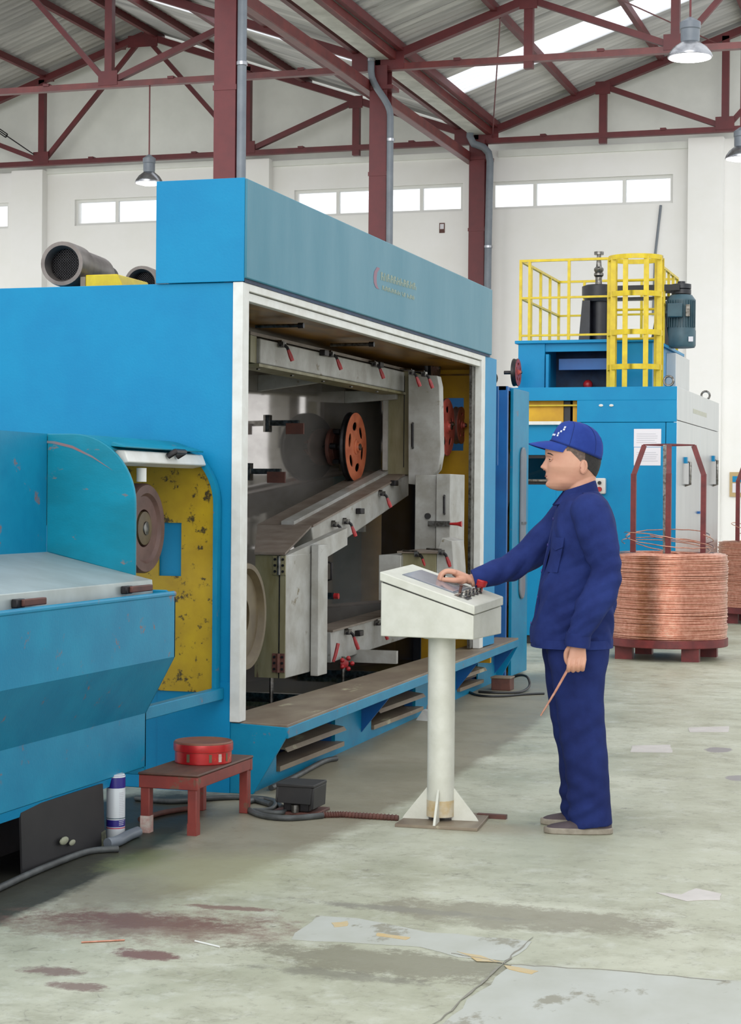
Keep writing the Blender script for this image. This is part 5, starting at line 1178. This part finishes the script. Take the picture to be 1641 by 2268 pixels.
M().lathe([(.0592, .03), (.0592, .10)], pxy, (0, 0, 1), 32).build('rust_ring', mat('pedestal_rust', (216, 210, 190), (200, 172, 120), .5, scale=16, amt=.7), con)
M().box(-1.99, -1.86, 7.94, 7.97, .0, .018).build('anchor_strip', RUSTY, con)
# ================================================================ THE WORKER
MX, MY = -1.53, 7.83
man = thing('person', 'person in navy work clothes and blue cap standing at the console, copper rod in hand', 'person', (MX, MY, 0), radians(197.4))
# local frame: x = the way he faces, y = his left (toward the camera), z up
def Uu(x): return (1275-x)/523.0
def Zz(y): return 1.4-(y-1103)/523.0
def sring(cx, cy, z, fx, bx, wy, n=40, p=2.3, tilt=0.0):
    """ring round (cx,cy,z): fx forward, bx backward, wy half width; superellipse"""
    out = []
    for i in range(n):
        t = 2*pi*i/n; c, s = cos(t), sin(t)
        x = (abs(c)**(2/p))*(1 if c > 0 else -1); y = (abs(s)**(2/p))*(1 if s > 0 else -1)
        dx = x*(fx if c > 0 else bx); out.append(V(cx+dx, cy+y*wy, z+tilt*dx))
    return out
def limb(path, radii, n=20, flat=1.0):
    """tapering limb along a path, densified"""
    pts = [V(*p) for p in path]; P_, R_ = [], []
    for i in range(len(pts)-1):
        p0, p1, p2, p3 = pts[max(i-1, 0)], pts[i], pts[i+1], pts[min(i+2, len(pts)-1)]
        for k in range(6):
            s = k/6; P_.append(.5*((2*p1)+(p2-p0)*s+(2*p0-5*p1+4*p2-p3)*s*s+(3*p1-p0-3*p2+p3)*s**3)); R_.append(radii[i]+(radii[i+1]-radii[i])*(s*s*(3-2*s)))
    P_.append(pts[-1]); R_.append(radii[-1]); return P_, R_
def fuse(mb, name, m_, parent, voxel, smooth_it=4, fac=.5, disp=None):
    """fuse overlapping closed shapes into one continuous skin"""
    o = mb.build(name, m_, None, local=True, smooth=False)
    r = o.modifiers.new('fuse', 'REMESH'); r.mode = 'VOXEL'; r.voxel_size = voxel
    s = o.modifiers.new('relax', 'SMOOTH'); s.iterations = smooth_it; s.factor = fac
    dg = bpy.context.evaluated_depsgraph_get(); me = bpy.data.meshes.new_from_object(o.evaluated_get(dg))
    o.modifiers.clear(); old = o.data; o.data = me; bpy.data.meshes.remove(old)
    if disp:
        n = len(me.vertices); co = np.empty(n*3); me.vertices.foreach_get('co', co); no = np.empty(n*3); me.vertices.foreach_get('normal', no)
        co = co.reshape(-1, 3); no = no.reshape(-1, 3); co = co+no*disp(co)[:, None]; me.vertices.foreach_set('co', co.ravel()); me.update()
    if not me.materials: me.materials.append(m_)
    me.polygons.foreach_set('use_smooth', [True]*len(me.polygons)); o.parent = parent; ROOT[o.name] = V(0, 0, 0); return o

# ---- joints
SH_L, EL_L, WR_L = (-.030, .185, 1.335), (-.085, .245, 1.09), (.022, .250, .815)
SH_R, EL_R, WR_R = (.010, -.185, 1.325), (.235, -.235, 1.115), (.445, -.215, 1.035)
HIPZ = .86
# ---- body (skin): trunk, neck, arms, hands, legs in one surface, and the head
body = M()
HU = .020   # head axis
def head_verts():
    """head as rows of rings following the side silhouette"""
    # z, front, back (distances from u=HU), half width
    rows = [(1.430, .070, .000, .020), (1.438, .100, .015, .033), (1.448, .112, .040, .044), (1.462, .118, .066, .053), (1.478, .1175, .080, .061), (1.495, .118, .090, .067), (1.512, .1205, .098, .0715), (1.530, .1205, .104, .0755), (1.545, .119, .106, .0765), (1.560, .119, .107, .077),
            (1.575, .121, .107, .0775), (1.590, .1245, .106, .078), (1.605, .125, .104, .078), (1.620, .119, .098, .075), (1.635, .106, .088, .070), (1.650, .086, .072, .060), (1.662, .060, .052, .045), (1.670, .030, .028, .025)]
    n = 72; rings = []
    zs = np.linspace(rows[0][0], rows[-1][0], 64); A = np.array(rows)
    for z in zs:
        f, b, w = (np.interp(z, A[:, 0], A[:, k]) for k in (1, 2, 3)); R = []
        for i in range(n):
            t = 2*pi*i/n; c, s = cos(t), sin(t); th = t if t <= pi else t-2*pi   # 0 = forward
            p = 2.15
            x = (abs(c)**(2/p))*(1 if c > 0 else -1)*(f if c > 0 else b); y = (abs(s)**(2/p))*(1 if s > 0 else -1)*w
            g = lambda a0, sa, z0, sz: math.exp(-((abs(th)-a0)/sa)**2-((z-z0)/sz)**2)
            g0 = lambda sa, z0, sz: math.exp(-(th/sa)**2-((z-z0)/sz)**2)
            d = 0
            d += .019*g0(.13, 1.528, .010)+.013*g0(.11, 1.541, .012)+.007*g0(.10, 1.556, .014)+.007*g(.15, .08, 1.523, .008)     # nose, nostrils
            d += .0055*g0(.24, 1.497, .0065)+.005*g0(.22, 1.485, .006)-.004*g0(.22, 1.4905, .003)-.005*g0(.25, 1.474, .006)       # lips
            d += .007*g0(.28, 1.452, .011)                                                                                        # chin
            d -= .009*g(.36, .17, 1.563, .011); d += .0045*g(.36, .28, 1.582, .007)                                                # socket, brow
            d += .005*g(.62, .28, 1.535, .018); d -= .004*g(1.0, .3, 1.495, .02)                                                  # cheekbone, cheek
            d += .004*g(1.25, .3, 1.462, .014)                                                                                    # jaw angle
            L_ = math.hypot(x, y) or 1; R.append(V(HU+x+x/L_*d, y+y/L_*d, z))
        rings.append(R)
    return rings
body.loft(head_verts())
# neck
body.loft([sring(-.015, 0, 1.40, .070, .070, .072), sring(-.012, 0, 1.43, .062, .062, .062), sring(-.004, 0, 1.46, .058, .064, .058), sring(.004, 0, 1.50, .055, .075, .058)])
# ears
for sd in (1, -1):
    er = []
    for k, (yo, sc_) in enumerate(((.066, .75), (.076, .95), (.084, 1.0), (.087, .85))):
        er.append([V(-.006+.6*.0+(.0165*sc_)*cos(t)-.006*k/3, sd*yo, 1.530+(.031*sc_)*sin(t)-.004*cos(t)) for t in [2*pi*i/18 for i in range(18)]])
    body.loft(er)
# trunk under the clothes
body.loft([sring(-.005, 0, z, f, b, w) for z, f, b, w in ((.80, .11, .11, .14), (.95, .11, .11, .14), (1.10, .11, .12, .145), (1.25, .09, .12, .16), (1.34, .07, .10, .16), (1.40, .06, .08, .09))])
for path, rad in (((SH_L, EL_L, WR_L), (.05, .042, .028)), ((SH_R, EL_R, WR_R), (.05, .042, .028))):
    p_, r_ = limb(path, rad); body.tube(p_, r_, 16)
for sd in (1, -1):
    p_, r_ = limb(((0, sd*.08, .86), (-.01, sd*.09, .48), (-.035, sd*.10, .09)), (.085, .058, .042)); body.tube(p_, r_, 16)
# ---- hands
def finger(mb, pts, r0, r1):
    p_, r_ = limb(pts, [r0+(r1-r0)*i/(len(pts)-1) for i in range(len(pts))]); mb.tube(p_, r_, 12); mb.ball(pts[-1], r1, 12, 8); mb.ball(pts[0], r0, 12, 8)
def palm(mb, c0, c1, side, w0, w1, th):
    """flat palm from wrist c0 to knuckles c1, 'side' the direction across the hand"""
    c0, c1, s = V(*c0), V(*c1), V(*side).normalized(); d = (c1-c0).normalized(); nrm = d.cross(s).normalized(); rings = []
    for k in range(7):
        f = k/6; c = c0.lerp(c1, f); w = w0+(w1-w0)*f; t = th*(.95-.15*f) if 0 < k < 6 else th*.7
        rings.append([c+s*(w*(abs(cos(a))**.8)*(1 if cos(a) > 0 else -1))+nrm*(t*sin(a)) for a in [2*pi*i/20 for i in range(20)]])
    mb.loft(rings)
# left hand: hanging, half closed round the rod; back of the hand faces the camera
wl = V(*WR_L)
palm(body, (.024, .250, .825), (.030, .258, .735), (1, .1, 0), .027, .040, .016)
for k, (ux, ln) in enumerate(((.060, .9), (.041, 1.0), (.021, .96), (.002, .82))):
    b0 = V(ux, .260, .742-(.004 if k in (0, 3) else 0)); finger(body, [b0, b0+V(.004, .006, -.028*ln), b0+V(.004, -.012, -.050*ln), b0+V(.000, -.034, -.046*ln)], .0105, .0082)
finger(body, [V(.052, .240, .795), V(.070, .228, .765), V(.070, .226, .735), V(.058, .228, .712)], .0125, .0095)
# right hand: resting on the joystick, palm down, fingers forward
zk = 1.062
palm(body, (.435, -.215, 1.036), (.518, -.212, 1.072), (0, 1, .1), .030, .042, .021); body.ball((.485, -.188, 1.042), .022, 14, 10, (1.3, .8, .9)); body.ball((.465, -.215, 1.045), .026, 14, 10, (1.4, 1.1, .8))
for k, (vy, ln) in enumerate(((-.180, .92), (-.201, 1.0), (-.222, .95), (-.242, .80))):
    b0 = V(.514, vy, 1.074); finger(body, [b0, b0+V(.036*ln, 0, .004), b0+V(.060*ln, .001, -.010), b0+V(.068*ln, .002, -.030)], .0118, .0085)
finger(body, [V(.478, -.185, 1.042), V(.512, -.168, 1.040), V(.545, -.174, 1.042), V(.568, -.184, 1.042)], .0140, .0098)
bo = fuse(body, 'body', SKIN, man, .0026, 2, .5)

# ---- face details
for sd in (1, -1):
    ex, ey, ez = HU+.0985, sd*.034, 1.563
    ey_o = M().ball((ex, ey, ez), .0118, 16, 12).build('eye', EYEW, man, local=True); M().ball((ex+.0075, ey+sd*.0015, ez-.0005), .0060, 12, 8).build('iris', EYEB, ey_o, local=True)
    M().tube([(ex+.008, ey-sd*.010, ez+.003), (ex+.0122, ey, ez+.0055), (ex+.008, ey+sd*.009, ez+.0028), (ex+.0, ey+sd*.014, ez-.001)], .0036, 8).build('upper_eyelid', SKIN, man, local=True)
    M().tube([(ex+.009, ey-sd*.009, ez-.005), (ex+.0115, ey, ez-.0070), (ex+.006, ey+sd*.010, ez-.005)], .0032, 8).build('lower_eyelid', SKIN, man, local=True)
    M().tube([(ex+.019, ey-sd*.016, ez+.019), (ex+.0175, ey, ez+.0245), (ex+.009, ey+sd*.013, ez+.0225), (ex-.002, ey+sd*.021, ez+.016)], [.0018, .0028, .0026, .0010], 8).build('eyebrow', HAIR, man, local=True)
    M().tube([(HU+.131, sd*.0075, 1.5185), (HU+.126, sd*.0085, 1.518)], .0020, 8).build('nostril', LIP, man, local=True)
    # inner ear fold
    M().tube([(-.012, sd*.0885, 1.556), (-.019, sd*.089, 1.540), (-.017, sd*.089, 1.520), (-.010, sd*.088, 1.508)], .0030, 8).build('ear_fold', SKIN, man, local=True)
    M().ball((.001, sd*.0850, 1.527), .0045, 10, 8, (1, .4, 1.5)).build('ear_hollow', LIP, man, local=True)
M().tube([(HU+.110, -.020, 1.4905), (HU+.1215, -.008, 1.4915), (HU+.123, 0, 1.491), (HU+.1215, .008, 1.4915), (HU+.110, .020, 1.4905)], [.001, .0026, .003, .0026, .001], 8).build('mouth', LIP, man, local=True)

# ---- hair: cap of short hair at the back and sides, below the cap
def shell(z0, z1, a0, a1, off, name, m_, zlow=None, rows=10, cols=28):
    A = np.array([(1.425, .030, .040), (1.448, .062, .058), (1.478, .084, .068), (1.512, .099, .0735), (1.545, .106, .0765), (1.590, .106, .078), (1.625, .101, .077), (1.66, .09, .069)])
    F = np.array([(1.425, .060), (1.462, .121), (1.512, .121), (1.56, .119), (1.605, .125), (1.645, .112), (1.66, .1)])
    vs = []; fs = []
    for layer in (0, 1):
        for i in range(rows+1):
            for j in range(cols+1):
                a = a0+(a1-a0)*j/cols; zl = z0 if zlow is None else zlow(abs(a)); z = zl+(z1-zl)*i/rows
                b = np.interp(z, A[:, 0], A[:, 1]); w = np.interp(z, A[:, 0], A[:, 2]); f = np.interp(z, F[:, 0], F[:, 1]); c, s = cos(a), sin(a); p = 2.15
                x = (abs(c)**(2/p))*(1 if c > 0 else -1)*(f if c > 0 else b); y = (abs(s)**(2/p))*(1 if s > 0 else -1)*w
                e = (off*min(1, .25+1.5*min(i/rows, .5)) if layer else -.004); L_ = math.hypot(x, y) or 1; vs.append(V(HU+x+x/L_*e, y+y/L_*e, z))
    n = (rows+1)*(cols+1); C = cols+1
    for i in range(rows):
        for j in range(cols):
            q = (i*C+j, i*C+j+1, (i+1)*C+j+1, (i+1)*C+j); fs.append(q[::-1]); fs.append(tuple(v+n for v in q))
    for j in range(cols): fs.append((j, j+1, n+j+1, n+j)); fs.append((rows*C+j, n+rows*C+j, n+rows*C+j+1, rows*C+j+1))
    for i in range(rows): fs.append((i*C, n+i*C, n+(i+1)*C, (i+1)*C)); fs.append((i*C+cols, (i+1)*C+cols, n+(i+1)*C+cols, n+i*C+cols))
    return M().add(vs, fs).build(name, m_, man, local=True)
shell(1.48, 1.64, pi*.60, pi*1.40, .006, 'hair', HAIR, lambda a: 1.488+.045*max(0, (abs(a-pi)/(pi*.40)))**2)
for sd in (1, -1): shell(1.545, 1.625, sd*pi*.40, sd*pi*.62, .0025, 'sideburn', HAIRG, lambda a: 1.597-.060*max(0, (a-pi*.44)/(pi*.14)) if a > pi*.44 else 1.597, 6, 10)

# ---- cap: high front, sloping back, stiff peak, band and lettering
def caprings():
    fr = np.array([(.120, 1.640), (.113, 1.660), (.104, 1.680), (.092, 1.700), (.079, 1.713), (.068, 1.7195), (.057, 1.722), (.045, 1.7215)])
    bk = np.array([(-.090, 1.562), (-.0965, 1.592), (-.0965, 1.625), (-.088, 1.652), (-.072, 1.677), (-.048, 1.698), (-.010, 1.713), (.045, 1.7215)])
    rows = []; n = 56; ss = np.linspace(0, 1, 8)
    for k in range(17):
        s = k/16; F = V(np.interp(s, ss, fr[:, 0]), 0, np.interp(s, ss, fr[:, 1])); B = V(np.interp(s, ss, bk[:, 0]), 0, np.interp(s, ss, bk[:, 1]))
        c = (F+B)/2; h = (F-B)/2; w = .0865*max(0, 1-s**3.0)**.5; R = []
        for i in range(n):
            a = 2*pi*i/n; ca, sa = cos(a), sin(a); back = (1-ca)/2
            wr = (.0022*sin(7*a+5*s)+.0016*sin(13*a-4*s))*sin(pi*s)*back
            q = c+h*((abs(ca)**.94)*(1 if ca > 0 else -1))+V(0, w*(abs(sa)**.94)*(1 if sa > 0 else -1), 0)
            R.append(V(c.x+(q.x-c.x)*(1+wr*7), q.y*(1+wr*10), q.z+wr*.5+.006*sa*sa*(1-s)*s))
        rows.append(R)
    return rows
cr_ = caprings()
cp = M().loft(cr_, cap=False); cpo = cp.build('cap', CAPC, man, local=True, ang=80)
so = cpo.modifiers.new('thick', 'SOLIDIFY'); so.thickness = .003; so.offset = 1
M().ball((.045, 0, 1.7240), .007, 12, 8, (1, 1, .5)).build('cap_button', CAPC, cpo, local=True)
def capseam(a):
    pts = [cr_[k][int(round(a/(2*pi)*56)) % 56]*1.0 for k in range(0, 16)]
    M().tube([V(.012+(p.x-.012)*1.03, p.y*1.035, p.z+.0015) for p in pts], .0012, 6).build('cap_seam', CLOTH, cpo, local=True)
for a in (1.25, 2*pi-1.25, 2.2, 2*pi-2.2, pi): capseam(a)
bd = [V(.012+(p.x-.012)*1.035, p.y*1.04, p.z+.004) for p in cr_[0]]
M().tube(bd, .0022, 6, closed=True).build('sweat_band', CLOTH, cpo, local=True)
# peak: crescent plate curving down toward the sides
pv = []; pf = []; na, nr = 28, 8
for lay in (0, 1):
    for i in range(na+1):
        a = -1.15+2.30*i/na; q = cr_[0][0]; c = (cr_[0][0]+cr_[0][28])/2; h = (cr_[0][0]-cr_[0][28])/2
        b0 = c+h*(cos(a)**.94)*1.0+V(0, .0865*(abs(sin(a))**.94)*(1 if a > 0 else -1)*1.02, 0)
        ext = .097*max(0, cos(a*1.30))**.62
        for j in range(nr+1):
            r = j/nr; yy = b0.y*(1-.04*r)
            z = b0.z+.004-r*.012-.016*r*(yy/.0865)**2+.010*r*(1-r)-.002
            pv.append(V(b0.x+ext*r-.002, yy, z-(.004 if lay else 0)))
N_ = (na+1)*(nr+1)
for i in range(na):
    for j in range(nr):
        q = (i*(nr+1)+j, (i+1)*(nr+1)+j, (i+1)*(nr+1)+j+1, i*(nr+1)+j+1); pf.append(q); pf.append(tuple(v+N_ for v in q[::-1]))
for i in range(na): j = nr; pf.append((i*(nr+1)+j, (i+1)*(nr+1)+j, (i+1)*(nr+1)+j+N_, i*(nr+1)+j+N_))
M().add(pv, pf).build('cap_peak', CAPC, cpo, local=True, ang=60)
# worn white lettering across the front panel: an arc of small marks
CAPW = mat('cap_white_print', (224, 228, 240), rough=.7)
def capmark(a, k, w, h):
    i = int(round(a/(2*pi)*56)) % 56; p = cr_[k][i]; q = cr_[k+1][i]; nx = cr_[k][(i+1) % 56]
    u = (q-p).normalized(); s_ = (nx-p).normalized(); nn = s_.cross(u).normalized(); nn = nn if nn.dot(V(p.x-HU, p.y, 0)) > 0 else -nn
    c = p+nn*.0034; M().prism([c-s_*w-u*h, c+s_*w-u*h, c+s_*w+u*h, c-s_*w+u*h], nn*.0008).build('cap_letter', CAPW, cpo, local=True, smooth=False)
for k, a in ((3, .56), (4, .60), (5, .66), (6, .74), (7, .84)): capmark(a, k, .0042, .0040); capmark(2*pi-a, k, .0042, .0040)
for a in (.34, .22, .11, 0.0, -.11, -.22, -.34): capmark(a % (2*pi), 3, .0040, .0040)

# ---- jacket
J = [  # z, front u, back u, half width
    (.775, .192, -.142, .185), (.80, .196, -.146, .188), (.85, .196, -.150, .190), (.905, .182, -.153, .188), (.966, .166, -.156, .184), (1.03, .157, -.158, .182), (1.09, .148, -.159, .184), (1.15, .134, -.159, .189), (1.215, .120, -.158, .195), (1.27, .110, -.154, .199), (1.31, .101, -.145, .200), (1.35, .094, -.132, .192), (1.385, .086, -.117, .150), (1.41, .074, -.098, .098), (1.43, .064, -.080, .072)]
jk = M(); rr = []
for z, f, b, w in J:
    c = (f+b)/2; rr.append(sring(c, 0, z, f-c, c-b, w, 48, 2.35))
jk.loft(rr)
p_, r_ = limb((( -.02, .150, 1.355), SH_L, (-.066, .226, 1.20), EL_L, (-.030, .258, .95), (.018, .253, .845), (.026, .252, .800)), (.070, .080, .077, .070, .064, .056, .050)); jk.tube(p_, r_, 24)
p_, r_ = limb(((.0, -.150, 1.345), SH_R, (.125, -.215, 1.215), EL_R, (.34, -.230, 1.068), (.425, -.218, 1.045)), (.070, .080, .074, .064, .054, .043)); jk.tube(p_, r_, 24)
rngw = np.random.RandomState(5)
WAVES = [(rngw.normal(size=3), rngw.uniform(0, 6.28)) for _ in range(14)]
def wrinkle(co):
    x, y, z = co[:, 0], co[:, 1], co[:, 2]; d = np.zeros(len(x))
    for (k, ph), f in zip(WAVES, np.linspace(14, 48, 14)):
        k = k/np.linalg.norm(k); d += np.sin((k[0]*x+k[1]*y+k[2]*z*1.2)*f+ph)*.036/f
    # folds at the elbows, armpits and hem
    def fold(cx, cy, cz, ax, fr, amp, s):
        r2 = (x-cx)**2+(y-cy)**2+(z-cz)**2; w_ = np.sin((x*ax[0]+y*ax[1]+z*ax[2])*fr+2*np.sin(y*30)); return 1.15*amp*np.sign(w_)*np.abs(w_)**1.5*np.exp(-r2/s**2)
    d += fold(*EL_L, (.45, 0, .9), 105, .0036, .13)+fold(*EL_R, (.85, 0, .4), 105, .0055, .11)+fold(.02, .22, .90, (.5, 0, .86), 140, .0040, .12)
    d += fold(.10, .12, 1.02, (.6, 0, .8), 62, .0050, .17)+fold(-.10, .12, .93, (-.5, 0, .86), 70, .0045, .15)+fold(.08, -.1, 1.2, (.7, 0, .7), 80, .005, .15)+fold(.05, .14, 1.24, (.8, 0, -.6), 60, .004, .12)
    return d
jo = fuse(jk, 'jacket', CLOTH, man, .006, 5, .5, wrinkle)
# hem band, cuffs, collar, placket, pocket, shoulder strap
def bandring(z0, z1, f, b, w, name, par, off=.004, tilt=0):
    c = (f+b)/2; o1 = [sring(c, 0, z, f-c+off, c-b+off, w+off, 56, 2.35) for z in (z0, z1)]; i1 = [sring(c, 0, z, f-c-.006, c-b-.006, w-.006, 56, 2.35) for z in (z1, z0)]
    m = M(); R = o1+i1+[o1[0]]; m.loft(R, cap=False); return m.build(name, CLOTH, par, local=True, ang=60)
bandring(.772, .808, .196, -.147, .189, 'hem_band', jo, .001)
def cuff(p, d, r, ln, name, par):
    M().lathe([(r-.006, 0), (r, 0), (r+.002, .01), (r+.001, ln), (r-.008, ln), (r-.006, 0)], V(*p), V(*d), 28).build(name, CLOTH, par, local=True)
cuff((.030, .2515, .790), (-.12, .0, 1), .0505, .055, 'cuff', jo); cuff((.432, -.217, 1.042), (-.95, -.05, .27), .0425, .055, 'cuff', jo)
# collar: rises at the nape, points at the front
cv = []; cfz = []; nc = 36
for i in range(nc+1):
    a = -2.75+5.5*i/nc + pi     # open at the front
    c_, s_ = cos(a), sin(a); fr = (c_+1)/2
    bx_ = -.006+(.076 if c_ > 0 else .074)*c_; by_ = .072*s_; zb = 1.408-.012*fr; zt = 1.474-.048*fr
    tx = -.002+(.064 if c_ > 0 else .060)*c_; ty_ = .060*s_
    ox = bx_*1.0+(.030*fr+.006)*c_+.012*fr; oy = by_*1.16; oz = 1.412-.042*fr
    cv += [V(bx_, by_, zb), V(tx, ty_, zt), V(tx+.006*c_, ty_+.006*s_, zt+.002), V(ox, oy, oz), V(ox-.003*c_, oy-.003*s_, oz-.003)]
for i in range(nc):
    for j in range(4): cfz.append((i*5+j, (i+1)*5+j, (i+1)*5+j+1, i*5+j+1))
co_ = M().add(cv, cfz).build('collar', CLOTH, jo, local=True, ang=70); s2 = co_.modifiers.new('thick', 'SOLIDIFY'); s2.thickness = .004; s2.offset = 0
pk = [V(.108-.0, .05, 1.245), V(.102, .125, 1.235)]
fl = []
def onchest(z, ang, off):
    A = np.array(J); f = np.interp(z, A[:, 0], A[:, 1]); b = np.interp(z, A[:, 0], A[:, 2]); w = np.interp(z, A[:, 0], A[:, 3]); c = (f+b)/2; p = 2.35
    cc_, ss_ = cos(ang), sin(ang); return V(c+(abs(cc_)**(2/p))*(1 if cc_ > 0 else -1)*(f-c+off), (abs(ss_)**(2/p))*(1 if ss_ > 0 else -1)*(w+off), z)
def chestpatch(name, a0, a1, z0, z1, off=.006, th=.004, point=0.0):
    n = 8; vs = []; fs = []
    for lay in (off, off-th*2.2):
        for k in range(5):
            for i in range(n+1):
                u = i/n; z = z1+(z0-z1)*(k/4)*(1+point*(1-abs(2*u-1))); vs.append(onchest(z, a0+(a1-a0)*u, lay))
    q = 5*(n+1)
    for k in range(4):
        for i in range(n): b = (k*(n+1)+i, k*(n+1)+i+1, (k+1)*(n+1)+i+1, (k+1)*(n+1)+i); fs.append(b); fs.append(tuple(v+q for v in b[::-1]))
    for i in range(n): fs.append((i, i+q, i+1+q, i+1)); fs.append((4*(n+1)+i, 4*(n+1)+i+1, 4*(n+1)+i+1+q, 4*(n+1)+i+q))
    for k in range(4): fs.append((k*(n+1), (k+1)*(n+1), (k+1)*(n+1)+q, k*(n+1)+q)); fs.append((k*(n+1)+n, k*(n+1)+n+q, (k+1)*(n+1)+n+q, (k+1)*(n+1)+n))
    return M().add(vs, fs).build(name, CLOTH, jo, local=True)
chestpatch('pocket_flap', .36, .88, 1.195, 1.235, .007, .004, .35); chestpatch('chest_pocket', .38, .86, 1.09, 1.22, .0035, .003)
chestpatch('placket', -.06, .09, .79, 1.39, .006, .004)
for z in (.87, .98, 1.09, 1.20, 1.31):
    p = onchest(z, .015, .007); M().cyl(p, p+V(.003, 0, 0), .007, 12).build('button', CANB, jo, local=True)
M().prism([V(-.045, .075, 1.418), V(-.005, .078, 1.418), V(-.012, .178, 1.408), V(-.045, .176, 1.408)], (0, 0, .006)).build('shoulder_strap', CLOTH, jo, local=True, bevel=.002)

# ---- trousers
tr = M()
tr.loft([sring(.5*(f+b), 0, z, .5*(f-b), .5*(f-b), w, 40, 2.3) for z, f, b, w in ((.94, .13, -.135, .165), (.86, .140, -.140, .170), (.79, .135, -.135, .172), (.74, .122, -.128, .168))])
for sd in (1, -1):
    q = .0 if sd > 0 else .012
    L6 = [(.80, .135, -.130, .085, .085), (.72, .130, -.122, .088, .086), (.66, .122, -.108, .088, .085), (.56, .107, -.105, .088, .082), (.46, .094, -.112, .090, .079), (.38, .080, -.118, .092, .078), (.30, .062, -.124, .094, .077), (.20, .052, -.130, .096, .077), (.10, .044, -.137, .098, .079), (.05, .038, -.143, .100, .081), (.028, .034, -.145, .100, .080)]
    tr.loft([sring(.5*(f+b)+q, sd*cyy, z, .5*(f-b)*.97, .5*(f-b)*.97, w*.96, 36, 2.2, -.12 if z < .12 else 0) for z, f, b, cyy, w in L6])
def twrinkle(co):
    x, y, z = co[:, 0], co[:, 1], co[:, 2]; d = np.zeros(len(x))
    for (k, ph), f in zip(WAVES, np.linspace(12, 40, 14)):
        k = k/np.linalg.norm(k); d += np.sin((k[0]*x+k[1]*y+k[2]*z)*f+ph+1)*.020/f
    def fold(cz, cx, ax, fr, amp, s): return amp*np.sin((x*ax[0]+z*ax[1])*fr)*np.exp(-((z-cz)/s)**2-((x-cx)/.12)**2)
    d += fold(.42, -.02, (.6, .8), 75, .005, .11)+fold(.11, .0, (.5, .86), 95, .006, .08)+fold(.70, .06, (.7, -.7), 70, .0045, .09)+fold(.22, -.03, (-.5, .86), 80, .004, .09); d = d*(1-.6*np.clip((-x-.06)/.05, 0, 1))
    return d
fuse(tr, 'trousers', CLOTHD, man, .006, 5, .5, twrinkle)

# ---- shoes
def shoe(sd, u0, toe, yc):
    s = M(); heel = u0
    L_ = toe-heel
    def outline(f, wsc):   # half width along the foot
        return (.034+.014*sin(pi*min(1, f*1.15))+.004*f)*wsc*(1-max(0, (f-.86)/.14)**2*.75)*(1-max(0, (.07-f)/.07)**2*.5)
    rings = []; n = 24; top = [(0, .055), (.12, .066), (.3, .066), (.45, .060), (.62, .050), (.8, .042), (.93, .034), (1, .022)]
    for k in range(21):
        f = k/20; h = np.interp(f, [t[0] for t in top], [t[1] for t in top]); w = outline(f, 1.0); x = heel+L_*f
        rings.append([V(x, yc+w*cos(a), .020+(h-.020)*max(0, sin(a))**.8 if sin(a) > 0 else .014) for a in [2*pi*i/n for i in range(n)]])
    o = s.loft(rings).build('shoe', SHOE, man, local=True, ang=60)
    so_ = [V(heel-.005+(L_+.010)*f, yc+outline(f, 1.1), 0) for f in np.linspace(0, 1, 22)]+[V(heel-.005+(L_+.010)*f, yc-outline(f, 1.1), 0) for f in np.linspace(1, 0, 22)]
    M().prism(so_, (0, 0, .026)).build('sole', SOLE, o, local=True, bevel=.005)
    M().tube([(heel+L_*.50, yc-.028, .058), (heel+L_*.52, yc, .066), (heel+L_*.50, yc+.028, .058)], .008, 8).build('shoe_tongue', SOLE if sd > 0 else SHOE, o, local=True)
shoe(1, -.137, .140, .105); shoe(-1, -.12, .135, -.105)

# ---- copper rod held in the left hand
e1, e2 = V(cos(radians(197.4)), sin(radians(197.4)), 0), V(-sin(radians(197.4)), cos(radians(197.4)), 0)
def wpt(u, v, z): return V(MX, MY, 0)+e1*u+e2*v+V(0, 0, z)
solo(M().tube([wpt(.052, .243, .745), wpt(.072, .243, .690), wpt(.118, .243, .605), wpt(.176, .243, .505)], .0036, 8).tube([wpt(.049, .250, .742), wpt(.068, .250, .690), wpt(.112, .246, .61), wpt(.160, .244, .53)], .0032, 8), 'copper_rod', COPPER, 'thin copper rod held in the hanging hand of the worker', 'rod', wpt(.172, .243, .505))
